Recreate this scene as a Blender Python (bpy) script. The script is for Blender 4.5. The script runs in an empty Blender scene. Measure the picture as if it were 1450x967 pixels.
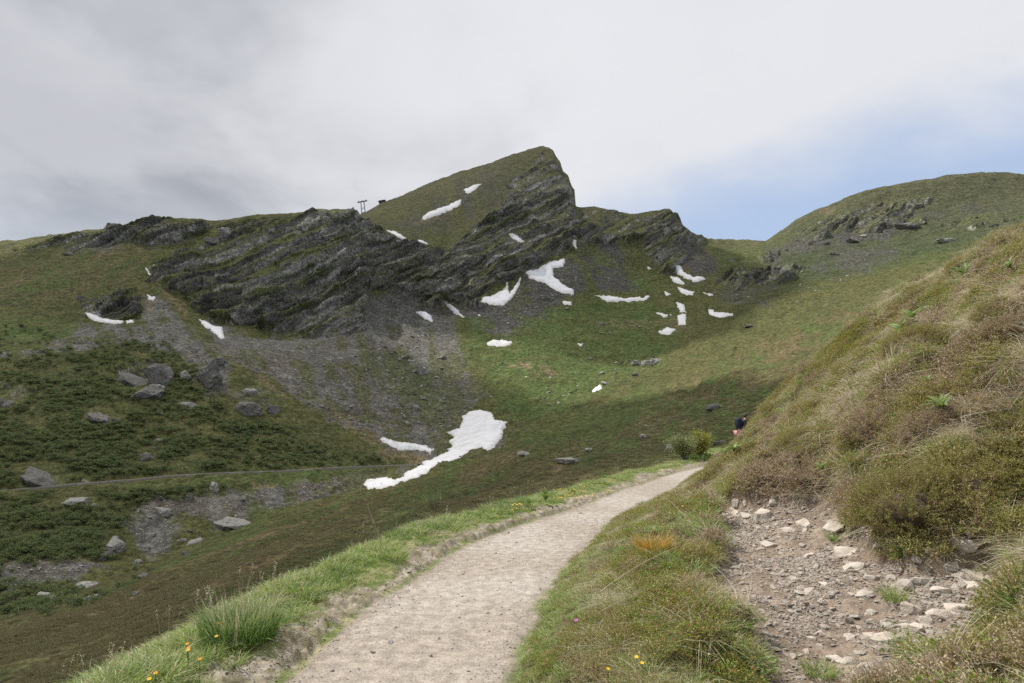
import bpy, bmesh, math, random
import numpy as np
from mathutils import Vector, Matrix, Euler, Quaternion
C = bpy.context.scene.collection
SC = bpy.context.scene
R = math.radians
RNG = np.random.default_rng(7)
random.seed(7)

# ------------------------------------------------------------------ camera, sky, sun, exposure
F = 967.0                       # focal length in photo pixels (24 mm on 36 mm)
PITCH = math.atan(106.5 / F)    # the camera looks slightly up
CP, SP = math.cos(PITCH), math.sin(PITCH)
EYE = 1.6
cam = bpy.data.cameras.new('camera'); cam.lens = 24.0; cam.sensor_width = 36.0
cam.clip_start = 0.05; cam.clip_end = 20000
camo = bpy.data.objects.new('camera', cam); C.objects.link(camo)
camo.location = (0, 0, EYE); camo.rotation_euler = (R(90) + PITCH, 0, 0)
SC.camera = camo
SUN_EL, SUN_AZ = R(57), R(-62)      # azimuth clockwise from +Y: the sun stands ahead and to the left
sun = bpy.data.lights.new('sun', 'SUN'); sun.energy = 5.0; sun.angle = R(0.55); sun.color = (1.0, 0.955, 0.89)
suno = bpy.data.objects.new('sun', sun); C.objects.link(suno)
SD = Vector((math.sin(SUN_AZ) * math.cos(SUN_EL), math.cos(SUN_AZ) * math.cos(SUN_EL), math.sin(SUN_EL)))
suno.rotation_euler = SD.to_track_quat('Z', 'Y').to_euler()
SC.view_settings.view_transform = 'Standard'; SC.view_settings.look = 'None'
SC.view_settings.gamma = 1.0; SC.view_settings.exposure = 0.0
SC.cycles.max_bounces = 6; SC.cycles.diffuse_bounces = 3; SC.cycles.transmission_bounces = 4
SC.cycles.transparent_max_bounces = 8; SC.cycles.volume_bounces = 0
SC.cycles.use_denoising = False; SC.cycles.use_adaptive_sampling = False
SC.cycles.caustics_reflective = False; SC.cycles.caustics_refractive = False

world = bpy.data.worlds.new('World'); SC.world = world; world.use_nodes = True


class NT:
    """small helper for building node trees"""
    def __init__(s, tree): s.t = tree; s.n = tree.nodes; s.l = tree.links
    def node(s, typ, **kw):
        n = s.n.new(typ)
        for k, v in kw.items(): setattr(n, k, v)
        return n
    def put(s, sock, v):
        if isinstance(v, bpy.types.NodeSocket): s.l.new(v, sock)
        elif v is not None: sock.default_value = v
    def math(s, op, a, b=None, c=None, clamp=False):
        n = s.n.new('ShaderNodeMath'); n.operation = op; n.use_clamp = clamp
        s.put(n.inputs[0], a); s.put(n.inputs[1], b); s.put(n.inputs[2], c)
        return n.outputs[0]
    def mix(s, f, a, b, blend='MIX'):
        n = s.n.new('ShaderNodeMix'); n.data_type = 'RGBA'; n.blend_type = blend; n.clamp_factor = True
        s.put(n.inputs[0], f)
        for i, v in ((6, a), (7, b)):
            if isinstance(v, (tuple, list)): v = (v[0], v[1], v[2], 1.0)
            s.put(n.inputs[i], v)
        return n.outputs[2]
    def noise(s, vec, scale, detail=4, rough=.55, dist=0.0, out=0):
        n = s.n.new('ShaderNodeTexNoise'); n.inputs['Scale'].default_value = scale
        n.inputs['Detail'].default_value = detail; n.inputs['Roughness'].default_value = rough
        n.inputs['Distortion'].default_value = dist
        if vec is not None: s.l.new(vec, n.inputs['Vector'])
        return n.outputs[out]
    def ramp(s, f, lo, hi, a=0.0, b=1.0):
        n = s.n.new('ShaderNodeMapRange'); n.interpolation_type = 'SMOOTHSTEP'
        s.put(n.inputs[0], f); s.put(n.inputs[1], lo); s.put(n.inputs[2], hi); s.put(n.inputs[3], a); s.put(n.inputs[4], b)
        return n.outputs[0]
    def mapping(s, vec, scale=(1, 1, 1), rot=(0, 0, 0), loc=(0, 0, 0)):
        n = s.n.new('ShaderNodeMapping'); s.l.new(vec, n.inputs[0])
        n.inputs['Scale'].default_value = scale; n.inputs['Rotation'].default_value = rot; n.inputs['Location'].default_value = loc
        return n.outputs[0]


w = NT(world.node_tree); w.n.clear()
sky = w.node('ShaderNodeTexSky', sky_type='NISHITA', sun_disc=False)
sky.sun_elevation = SUN_EL; sky.sun_rotation = SUN_AZ; sky.altitude = 2200; sky.air_density = 1.0; sky.dust_density = 1.2
tc = w.node('ShaderNodeTexCoord')
sep = w.node('ShaderNodeSeparateXYZ'); w.l.new(tc.outputs['Generated'], sep.inputs[0])
nx, ny, nz = sep.outputs
zc = w.math('MAXIMUM', nz, 0.0)
den = w.math('ADD', zc, 0.34)
cmb = w.node('ShaderNodeCombineXYZ')
w.put(cmb.inputs[0], w.math('DIVIDE', nx, den)); w.put(cmb.inputs[1], w.math('DIVIDE', ny, den)); w.put(cmb.inputs[2], 0.0)
flat = cmb.outputs[0]
n1 = w.noise(flat, 1.25, 6, .5, .3)
n2 = w.noise(w.mapping(flat, loc=(4.3, 1.7, 2.0)), 2.6, 6, .5, .2)
n3 = w.noise(w.mapping(tc.outputs['Generated'], scale=(1, 1, 1.6), loc=(1, 2, 5)), 3.2, 5, .55, .2)
# open blue sky low on the right, cloud above a slanting edge
edge = w.math('SUBTRACT', nz, w.math('MULTIPLY_ADD', nx, 0.19, 0.255))
edge = w.math('ADD', edge, w.math('MULTIPLY', w.math('SUBTRACT', n3, 0.5), 0.17))
cl_a = w.ramp(edge, -0.055, 0.055)
cl_b = w.ramp(nx, 0.20, -0.02)                       # the left half is all cloud
cover = w.math('MAXIMUM', cl_a, cl_b)
veil = w.math('MULTIPLY_ADD', cover, 0.86, 0.14, clamp=True)
veil = w.math('MINIMUM', veil, 1.0)
b1 = w.ramp(n1, 0.38, 0.62)
b2 = w.ramp(n2, 0.3, 0.7)
dark = (3.75, 3.95, 4.4); mid_ = (5.6, 5.78, 6.25); bright = (8.2, 8.3, 8.65)
ccol = w.mix(b1, dark, mid_)
# whiter towards the thin cloud on the right, greyer high on the left
side = w.ramp(w.math('MULTIPLY_ADD', b2, 0.45, nx), -0.45, 0.42)
ccol = w.mix(w.math('MULTIPLY', side, 0.92), ccol, bright)
ccol = w.mix(w.math('MULTIPLY', w.ramp(n3, .42, .62), .42), ccol, bright)
low = w.ramp(nz, 0.33, 0.12)
ccol = w.mix(w.math('MULTIPLY', low, 0.55), ccol, (5.9, 6.7, 7.9))
skyc = w.mix(1.0, sky.outputs[0], (0.93, 0.97, 1.04), 'MULTIPLY')
skyc = w.mix(0.66, skyc, (5.3, 6.9, 9.6))               # pale summer haze in the blue
fin = w.mix(veil, skyc, ccol)
bg = w.node('ShaderNodeBackground'); bg.inputs[1].default_value = 0.1
w.l.new(fin, bg.inputs[0])
wo = w.node('ShaderNodeOutputWorld'); w.l.new(bg.outputs[0], wo.inputs[0])


# ------------------------------------------------------------------ numpy noise
def _h(ix, iy, iz, seed):
    h = (ix.astype(np.uint32) * np.uint32(374761393) + iy.astype(np.uint32) * np.uint32(668265263)
         + iz.astype(np.uint32) * np.uint32(2147483647) + np.uint32(seed * 974711 % 4294967291))
    h = (h ^ (h >> np.uint32(13))) * np.uint32(1274126177)
    h = (h ^ (h >> np.uint32(15))) * np.uint32(2246822519)
    h = h ^ (h >> np.uint32(16))
    return (h & np.uint32(0xffffff)).astype(np.float32) / np.float32(8388607.5) - 1.0


def vnoise(P, seed=0):
    P = P.astype(np.float64); I = np.floor(P).astype(np.int64); f = (P - I).astype(np.float32)
    u = f * f * f * (f * (f * 6 - 15) + 10)
    x, y, z = I[..., 0], I[..., 1], I[..., 2]
    r = 0
    for dx in (0, 1):
        wx = u[..., 0] if dx else 1 - u[..., 0]
        for dy in (0, 1):
            wy = u[..., 1] if dy else 1 - u[..., 1]
            for dz in (0, 1):
                wz = u[..., 2] if dz else 1 - u[..., 2]
                r = r + wx * wy * wz * _h(x + dx, y + dy, z + dz, seed)
    return r


def fbm(P, octv=4, seed=0, gain=.5, lac=2.03, ridged=False):
    a, s, r = 1.0, 0.0, 0
    P = np.array(P, dtype=np.float64)
    for o in range(octv):
        n = vnoise(P, seed + o * 17)
        if ridged: n = 1 - 2 * np.abs(n)
        r = r + a * n; s += a; a *= gain; P = P * lac + 13.7
    return r / s


def sstep(x, a, b):
    t = np.clip((x - a) / (b - a), 0, 1); return t * t * (3 - 2 * t)


def poly_sd(px, py, poly):
    """signed distance to a polygon, positive inside"""
    d = np.full(px.shape, 1e9); ins = np.zeros(px.shape, bool); n = len(poly)
    for i in range(n):
        x0, y0 = poly[i]; x1, y1 = poly[(i + 1) % n]
        ex, ey = x1 - x0, y1 - y0
        t = np.clip(((px - x0) * ex + (py - y0) * ey) / (ex * ex + ey * ey + 1e-9), 0, 1)
        d = np.minimum(d, np.hypot(px - x0 - t * ex, py - y0 - t * ey))
        if y0 != y1:
            ins ^= ((y0 > py) != (y1 > py)) & (px < (x1 - x0) * (py - y0) / (y1 - y0) + x0)
    return np.where(ins, d, -d)


def ray(px, py):
    """direction (per unit of depth along the view axis) of a photo pixel"""
    px = np.asarray(px, float); py = np.asarray(py, float)
    up = (483.5 - py) / F
    return np.stack([(px - 725.0) / F, CP - up * SP, SP + up * CP], -1)


def at(px, py, d):
    return ray(px, py) * np.asarray(d, float)[..., None] + np.array([0, 0, EYE])


def project(P):
    P = np.asarray(P, float) - np.array([0, 0, EYE])
    dep = P[..., 1] * CP + P[..., 2] * SP
    up = -P[..., 1] * SP + P[..., 2] * CP
    dd = np.where(dep > .01, dep, .01)
    return 725 + F * P[..., 0] / dd, 483.5 - F * up / dd, dep


# ------------------------------------------------------------------ object helpers
def mesh_np(name, V, faces, mats=(), smooth=True, attrs=None):
    """faces: (n,3) or (n,4) int array, or list of such"""
    me = bpy.data.meshes.new(name)
    if not isinstance(faces, list): faces = [faces]
    faces = [np.asarray(f) for f in faces if len(f)]
    loops = np.concatenate([f.reshape(-1) for f in faces]).astype(np.int32)
    tot = np.concatenate([np.full(len(f), f.shape[1], np.int32) for f in faces])
    start = np.concatenate([[0], np.cumsum(tot)[:-1]]).astype(np.int32)
    me.vertices.add(len(V)); me.vertices.foreach_set('co', np.asarray(V, np.float32).reshape(-1))
    me.loops.add(len(loops)); me.loops.foreach_set('vertex_index', loops)
    me.polygons.add(len(tot)); me.polygons.foreach_set('loop_start', start); me.polygons.foreach_set('loop_total', tot)
    me.polygons.foreach_set('use_smooth', np.full(len(tot), bool(smooth)))
    me.update(calc_edges=True)
    for k, a in (attrs or {}).items():
        a = np.asarray(a, np.float32)
        if a.ndim == 2:
            at_ = me.attributes.new(k, 'FLOAT_COLOR', 'POINT')
            at_.data.foreach_set('color', np.concatenate([a, np.ones((len(a), 1), np.float32)], 1).reshape(-1))
        else:
            me.attributes.new(k, 'FLOAT', 'POINT').data.foreach_set('value', a)
    for m in mats: me.materials.append(m)
    return me


def obj(name, data, parent=None, loc=None, rot=None, scl=None, **props):
    o = bpy.data.objects.new(name, data); C.objects.link(o)
    if parent is not None: o.parent = parent
    if loc is not None: o.location = loc
    if rot is not None: o.rotation_euler = rot
    if scl is not None: o.scale = scl if hasattr(scl, '__len__') else (scl,) * 3
    for k, v in props.items():
        if v: o[k] = v
    return o


def grid_faces(nr, nc, keep=None):
    i = np.arange(nr - 1)[:, None] * nc + np.arange(nc - 1)[None, :]
    q = np.stack([i, i + 1, i + nc + 1, i + nc], -1).reshape(-1, 4)
    if keep is not None: q = q[keep[q].any(1)]
    return q


def grid_normals(P):
    a = np.gradient(P, axis=0); b = np.gradient(P, axis=1)
    n = np.cross(b, a); n /= np.linalg.norm(n, axis=-1, keepdims=True) + 1e-9
    n *= np.where(n[..., 2:3] < 0, -1, 1)
    return n


def mat(name):
    m = bpy.data.materials.new(name); m.use_nodes = True
    t = NT(m.node_tree); t.n.clear()
    out = t.node('ShaderNodeOutputMaterial')
    return m, t, out


def principled(t, out, col, rough=.85, bump=None, strength=.5, dist=.1, spec=.25, **kw):
    b = t.node('ShaderNodeBsdfPrincipled')
    t.put(b.inputs['Base Color'], (*col, 1) if isinstance(col, tuple) and len(col) == 3 else col)
    t.put(b.inputs['Roughness'], rough); b.inputs['Specular IOR Level'].default_value = spec
    for k, v in kw.items(): t.put(b.inputs[k.replace('_', ' ')], v)
    if bump is not None:
        bn = t.node('ShaderNodeBump'); bn.inputs['Strength'].default_value = strength; bn.inputs['Distance'].default_value = dist
        t.l.new(bump, bn.inputs['Height']); t.l.new(bn.outputs[0], b.inputs['Normal'])
    t.l.new(b.outputs[0], out.inputs[0])
    return b

# ------------------------------------------------------------------ far terrain: valley, cliffs, peaks
# feature lines: (px, py, distance) seen from the path, from near to far; every line becomes a real 3-D line
FL = [
 (22,  [(-500, 1700, 22), (0, 1330, 22), (400, 1060, 22), (700, 900, 22), (1000, 800, 22), (1300, 790, 22), (1900, 800, 22)]),
 (110, [(-500, 1130, 60), (0, 985, 62), (150, 950, 62), (300, 880, 64), (450, 830, 66), (600, 757, 70), (700, 730, 75), (800, 706, 80), (900, 680, 90), (1000, 655, 100), (1150, 590, 110), (1300, 520, 115), (1450, 450, 120), (1900, 300, 120)]),
 (95,  [(-500, 985, 115), (0, 880, 118), (100, 850, 128), (240, 797, 150), (400, 741, 180), (520, 706, 210), (640, 668, 250), (700, 648, 262), (740, 628, 275), (800, 606, 288), (900, 575, 285), (1000, 545, 270), (1150, 498, 270), (1300, 430, 280), (1450, 375, 290), (1900, 250, 290)]),
 (18,  [(-500, 960, 150), (0, 868, 142), (100, 840, 152), (240, 788, 182), (400, 731, 210), (520, 693, 236), (640, 655, 270), (700, 641, 283), (740, 624, 298), (800, 598, 318), (900, 560, 335), (1000, 522, 340), (1150, 472, 350), (1300, 410, 370), (1450, 358, 380), (1900, 245, 380)]),
 (85,  [(-500, 745, 190), (0, 697, 215), (150, 682, 230), (300, 672, 248), (450, 664, 272), (590, 658, 300), (640, 638, 306), (700, 600, 325), (720, 585, 340), (800, 545, 400), (900, 520, 420), (1000, 482, 440), (1150, 437, 460), (1300, 392, 480), (1450, 346, 480), (1900, 240, 480)]),
 (135, [(-500, 500, 320), (0, 500, 330), (150, 488, 345), (300, 500, 350), (450, 525, 365), (600, 560, 375), (700, 510, 440), (800, 472, 480), (900, 460, 505), (1000, 432, 540), (1150, 396, 560), (1300, 362, 560), (1450, 325, 560), (1900, 235, 560)]),
 (85,  [(-500, 480, 390), (0, 452, 395), (120, 447, 400), (230, 432, 415), (300, 455, 420), (380, 466, 425), (440, 474, 430), (505, 470, 438), (519, 462, 441), (528, 410, 506), (560, 410, 520), (620, 434, 520), (690, 424, 530), (735, 390, 560), (800, 366, 600), (820, 352, 622), (850, 388, 600), (900, 398, 600), (950, 395, 600), (985, 372, 620), (1050, 376, 640), (1150, 352, 660), (1300, 332, 660), (1450, 300, 660), (1900, 230, 660)]),
 (165, [(-500, 420, 560), (-200, 375, 560), (0, 347, 560), (100, 333, 560), (150, 327, 560), (180, 322, 560), (212, 312, 555), (240, 310, 555), (300, 312, 555), (350, 306, 552), (400, 304, 548), (470, 297, 540), (486, 297, 540), (505, 306, 545), (546, 328, 560), (604, 349, 570), (634, 352, 592), (657, 335, 615), (704, 302, 645), (760, 285, 690), (800, 282, 700), (816, 300, 700), (850, 332, 665), (900, 332, 665), (948, 322, 665), (985, 347, 690), (1040, 352, 740), (1090, 349, 730), (1150, 326, 720), (1300, 292, 720), (1450, 278, 720), (1900, 225, 720)]),
 (80,  [(-500, 560, 760), (0, 470, 750), (400, 410, 820), (475, 375, 830), (494, 330, 838), (512, 309, 845), (545, 293, 850), (570, 283, 855), (600, 269, 860), (650, 250, 870), (700, 234, 880), (735, 221, 890), (750, 216, 893), (768, 212, 895), (777, 214, 880), (784, 219, 860), (787, 226, 850), (793, 232, 835), (797, 246, 820), (805, 251, 805), (809, 263, 785), (814, 269, 770), (815, 292, 745), (824, 293, 745), (842, 292, 740), (870, 299, 730), (905, 303, 720), (925, 301, 710), (948, 297, 700), (957, 305, 700), (968, 320, 705), (990, 337, 720), (1010, 341, 790), (1040, 342, 850), (1085, 341, 820), (1108, 325, 800), (1130, 311, 790), (1200, 281, 780), (1240, 268, 780), (1300, 258, 780), (1345, 248, 780), (1400, 247, 780), (1450, 248, 780), (1600, 258, 780), (1900, 290, 780)]),
 (16,  [(-500, 640, 1000), (0, 560, 1000), (512, 420, 1010), (770, 330, 1010), (812, 350, 900), (900, 390, 860), (1000, 420, 950), (1300, 340, 940), (1900, 370, 940)]),
 (8,   [(-500, 640, 1700), (0, 640, 1700), (700, 630, 1700), (1300, 620, 1700), (1900, 620, 1700)]),
]
px_in = np.arange(-24, 1475, 1.62)
pxs = np.concatenate([np.linspace(-1100, -30, 84), px_in, np.linspace(1482, 1880, 36)])
NODE = []
for cnt, pts in FL:
    a = np.array(pts, float)
    NODE.append(at(pxs, np.interp(pxs, a[:, 0], a[:, 1]), np.interp(pxs, a[:, 0], a[:, 2])))
NODE = np.array(NODE)                                # (k, ncol, 3)
# arc-length parameter and monotone (PCHIP-like) tangents per column
rows, segid = [], []
K = len(NODE)
H = NODE[1:] - NODE[:-1]
L_ = np.linalg.norm(H, axis=-1)                      # (k-1, ncol)
slope = H / L_[..., None]
tan = np.zeros_like(NODE)
for k in range(K):
    if k == 0: tan[k] = slope[0]
    elif k == K - 1: tan[k] = slope[-1]
    else:
        w1, w2 = L_[k], L_[k - 1]
        t_ = (slope[k - 1] * w1[:, None] + slope[k] * w2[:, None]) / (w1 + w2)[:, None]
        # flatten height extrema so that ridges stay where they are
        s0, s1 = slope[k - 1][:, 2], slope[k][:, 2]
        t_[:, 2] = np.where(s0 * s1 <= 0, 0, np.where(np.abs(s0) < np.abs(s1), np.sign(s0) * np.minimum(np.abs(t_[:, 2]), 2.2 * np.abs(s0)), np.sign(s1) * np.minimum(np.abs(t_[:, 2]), 2.2 * np.abs(s1))))
        if k == 7: t_[:, 2] = np.where(s0 * s1 <= 0, 0, np.minimum(t_[:, 2], .9 * s1) * sstep(pxs, 490, 660))
        tan[k] = t_
for k in range(K - 1):
    n = FL[k][0] if k else 22
    n = [14, 105, 12, 75, 135, 70, 165, 85, 10, 6][k]
    for j in range(n + (k == K - 2)):
        u = j / n
        h00 = 2 * u**3 - 3 * u**2 + 1; h10 = u**3 - 2 * u**2 + u; h01 = -2 * u**3 + 3 * u**2; h11 = u**3 - u**2
        Lk = L_[k][:, None]
        rows.append(h00 * NODE[k] + h10 * Lk * tan[k] * .75 + h01 * NODE[k + 1] + h11 * Lk * tan[k + 1] * .75)
        segid.append(k + u)
BASE = np.array(rows); segid = np.array(segid)
# soften the straight runs between control columns (not on the crest rows)
NR, NC = BASE.shape[:2]
soft_rows = (segid < 7.0)
ker = np.exp(-np.linspace(-2, 2, 25)**2); ker /= ker.sum()
for c in range(3):
    pad = np.pad(BASE[..., c], ((0, 0), (12, 12)), mode='edge')
    sm = np.apply_along_axis(lambda r_: np.convolve(r_, ker, 'valid'), 1, pad)
    BASE[soft_rows, 88:-45, c] = (sm - BASE[..., c])[soft_rows, 88:-45] * .8 + BASE[soft_rows, 88:-45, c]
PX, PY, DEP = project(BASE)
SEG = np.repeat(segid[:, None], NC, 1)

WN = fbm(np.stack([PX / 26, PY / 14, DEP / 120], -1), 4, 3)       # wobble for region outlines
WN2 = fbm(np.stack([PX / 9, PY / 5, DEP / 60], -1), 3, 31)


def region(poly, soft=8, wob=10, lim=None):
    a = np.array(poly, float)
    m = (PX > a[:, 0].min() - 40) & (PX < a[:, 0].max() + 40) & (PY > a[:, 1].min() - 40) & (PY < a[:, 1].max() + 40)
    if lim is not None: m &= (SEG >= lim[0]) & (SEG <= lim[1])
    out = np.zeros(PX.shape)
    sd = poly_sd(PX[m], PY[m], a) + WN[m] * wob + WN2[m] * wob * .4
    out[m] = sstep(sd, -soft / 2, soft / 2)
    return out


def regions(lst, **kw):
    r = np.zeros(PX.shape)
    for p in lst:
        p_, k = (p, {}) if not isinstance(p, tuple) or not isinstance(p[-1], float) else (p[0], {'s': p[1]})
        r = np.maximum(r, region(p_, **kw) * k.get('s', 1.0))
    return r


far_rock = regions([
  ([(285, 450), (260, 425), (330, 385), (390, 365), (420, 340), (460, 305), (500, 303), (545, 327), (600, 350), (640, 355), (660, 335), (700, 300), (720, 262), (745, 235), (752, 222), (768, 214), (785, 225), (820, 290), (816, 352), (760, 378), (735, 392), (700, 408), (690, 432), (600, 434), (560, 410), (525, 408), (512, 470), (440, 474), (380, 470), (330, 458)], 1.0),
  ([(205, 395), (225, 370), (260, 350), (330, 330), (400, 310), (470, 298), (470, 350), (330, 400), (270, 420), (240, 415)], .78),
  ([(112, 426), (150, 416), (190, 412), (200, 440), (170, 453), (120, 450)], 1.0),
  ([(90, 350), (150, 328), (205, 312), (262, 312), (300, 318), (290, 330), (230, 340), (150, 348), (100, 356)], .9),
  ([(20, 352), (90, 335), (150, 327), (140, 336), (60, 352)], .7),
  ([(290, 320), (360, 308), (400, 310), (380, 325), (320, 330)], .5),
  ([(820, 293), (850, 296), (905, 304), (948, 300), (992, 340), (972, 352), (966, 392), (940, 385), (905, 345), (860, 345), (820, 340)], .86),
  ([(1040, 368), (1110, 345), (1130, 330), (1180, 308), (1250, 288), (1300, 282), (1330, 288), (1290, 300), (1280, 318), (1200, 330), (1150, 345), (1090, 366)], .9),
  ([(1005, 395), (1055, 378), (1100, 376), (1137, 383), (1125, 396), (1080, 402), (1040, 408), (1008, 412)], 1.0),
  ([(1240, 305), (1300, 305), (1310, 316), (1270, 322), (1245, 318)], .9),
  ([(1330, 318), (1400, 306), (1450, 308), (1440, 325), (1380, 330)], .7),
  ([(157, 532), (178, 508), (232, 512), (242, 540), (222, 562), (192, 562)], 1.0),
  ([(255, 520), (275, 505), (318, 506), (316, 528), (300, 548), (265, 545)], 1.0),
  ([(328, 568), (345, 548), (395, 555), (402, 585), (372, 590), (340, 588)], 1.0),
  ([(-10, 545), (25, 540), (42, 560), (20, 578), (-10, 582)], 1.0),
  ([(880, 515), (905, 503), (942, 505), (940, 518), (905, 525)], .6),
], soft=9, wob=9)
far_scree = regions([
  ([(500, 470), (520, 420), (560, 405), (640, 436), (655, 500), (692, 560), (672, 590), (640, 612), (630, 652), (560, 645), (520, 612), (450, 592), (400, 545), (345, 520), (300, 490), (290, 455), (330, 470), (420, 480)], 1.0),
  ([(640, 436), (700, 430), (735, 392), (800, 368), (835, 372), (850, 400), (800, 418), (770, 450), (720, 478), (680, 470)], 1.0),
  ([(816, 345), (850, 330), (875, 340), (885, 372), (905, 412), (880, 412), (830, 402), (815, 375)], .95),
  ([(966, 348), (985, 343), (1012, 368), (1018, 392), (975, 398), (962, 372)], 1.0),
  ([(-5, 500), (60, 488), (110, 462), (150, 456), (200, 460), (205, 430), (225, 415), (250, 450), (270, 470), (300, 490), (330, 530), (318, 560), (295, 560), (280, 530), (240, 500), (190, 490), (140, 488), (60, 506), (-5, 512)], .9),
  ([(168, 735), (232, 700), (250, 716), (330, 698), (420, 690), (470, 670), (565, 668), (545, 690), (500, 702), (430, 706), (360, 735), (312, 752), (290, 732), (245, 732), (250, 778), (212, 792), (195, 760)], 1.0),
  ([(-5, 812), (60, 800), (130, 798), (150, 808), (100, 826), (40, 832), (-5, 852)], .95),
  ([(590, 658), (636, 640), (700, 640), (728, 604), (738, 592), (716, 630), (668, 655), (630, 668), (560, 696), (520, 700)], .9),
  ([(1080, 350), (1150, 336), (1230, 320), (1300, 312), (1260, 336), (1150, 358), (1090, 368)], .8),
  ([(1150, 380), (1200, 350), (1260, 345), (1300, 352), (1250, 378), (1180, 395)], .55),
  ([(1300, 300), (1380, 290), (1440, 292), (1430, 302), (1330, 310)], .5),
  ([(1000, 412), (1060, 402), (1100, 405), (1080, 430), (1020, 432)], .5),
  ([(95, 352), (160, 340), (250, 328), (290, 332), (240, 345), (150, 356)], .6),
  ([(600, 300), (660, 270), (690, 285), (640, 310), (590, 325)], .5),
  ([(560, 320), (600, 300), (650, 250), (720, 232), (750, 245), (740, 290), (690, 300), (600, 345)], .4),
], soft=16, wob=12, lim=(3.0, 9))
far_green = regions([
  ([(660, 455), (760, 440), (840, 425), (920, 424), (960, 440), (960, 500), (880, 545), (800, 592), (725, 596), (700, 560), (660, 500)], 1.0),
  ([(540, 500), (590, 505), (640, 560), (620, 590), (570, 570), (530, 530)], .55),
  ([(830, 345), (880, 380), (930, 400), (940, 420), (860, 418), (835, 402)], .8),
  ([(1000, 352), (1090, 343), (1110, 335), (1070, 370), (1012, 376)], .9),
  ([(0, 460), (90, 452), (115, 465), (60, 488), (0, 495)], .9),
  ([(180, 690), (420, 668), (500, 664), (450, 690), (330, 695), (240, 700)], .9),
  ([(0, 685), (590, 655), (420, 662), (200, 672), (0, 690)], .5),
  ([(1200, 380), (1290, 350), (1400, 330), (1390, 355), (1280, 380)], .7),
  ([(640, 345), (700, 400), (650, 425), (625, 400)], .4),
  ([(240, 790), (400, 700), (420, 715), (300, 800), (200, 830)], .6),
  ([(740, 610), (900, 560), (1000, 560), (900, 620), (820, 650), (740, 640)], .75),
  ([(520, 735), (640, 670), (660, 690), (560, 750)], .8),
], soft=26, wob=16)
far_heath = regions([
  ([(-300, 1400), (-300, 980), (0, 878), (240, 800), (400, 738), (520, 700), (640, 660), (740, 640), (860, 640), (950, 560), (1050, 500), (1200, 440), (1400, 362), (1900, 240), (1900, 1400)], 1.0),
  ([(130, 350), (240, 330), (230, 420), (160, 415), (60, 440), (0, 430), (0, 380)], .6),
], soft=30, wob=10)
far_tan = regions([
  ([(225, 408), (245, 425), (268, 440), (262, 447), (240, 432)], 1.0),
  ([(716, 518), (735, 512), (775, 522), (790, 535), (760, 532), (730, 526)], 1.0),
  ([(205, 428), (222, 430), (215, 440), (204, 440)], .7),
  ([(360, 530), (395, 550), (420, 575), (400, 568)], .7),
  ([(590, 320), (600, 311), (640, 300), (600, 318)], .6),
  ([(1165, 300), (1190, 288), (1180, 300)], .7),
  ([(350, 690), (390, 690), (380, 697)], .8),
  ([(820, 455), (960, 452), (990, 470), (900, 468)], .5),
  ([(560, 640), (620, 652), (600, 660), (520, 652)], .8),
  ([(455, 575), (500, 590), (560, 635), (520, 630)], .6),
], soft=8, wob=7)

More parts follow.
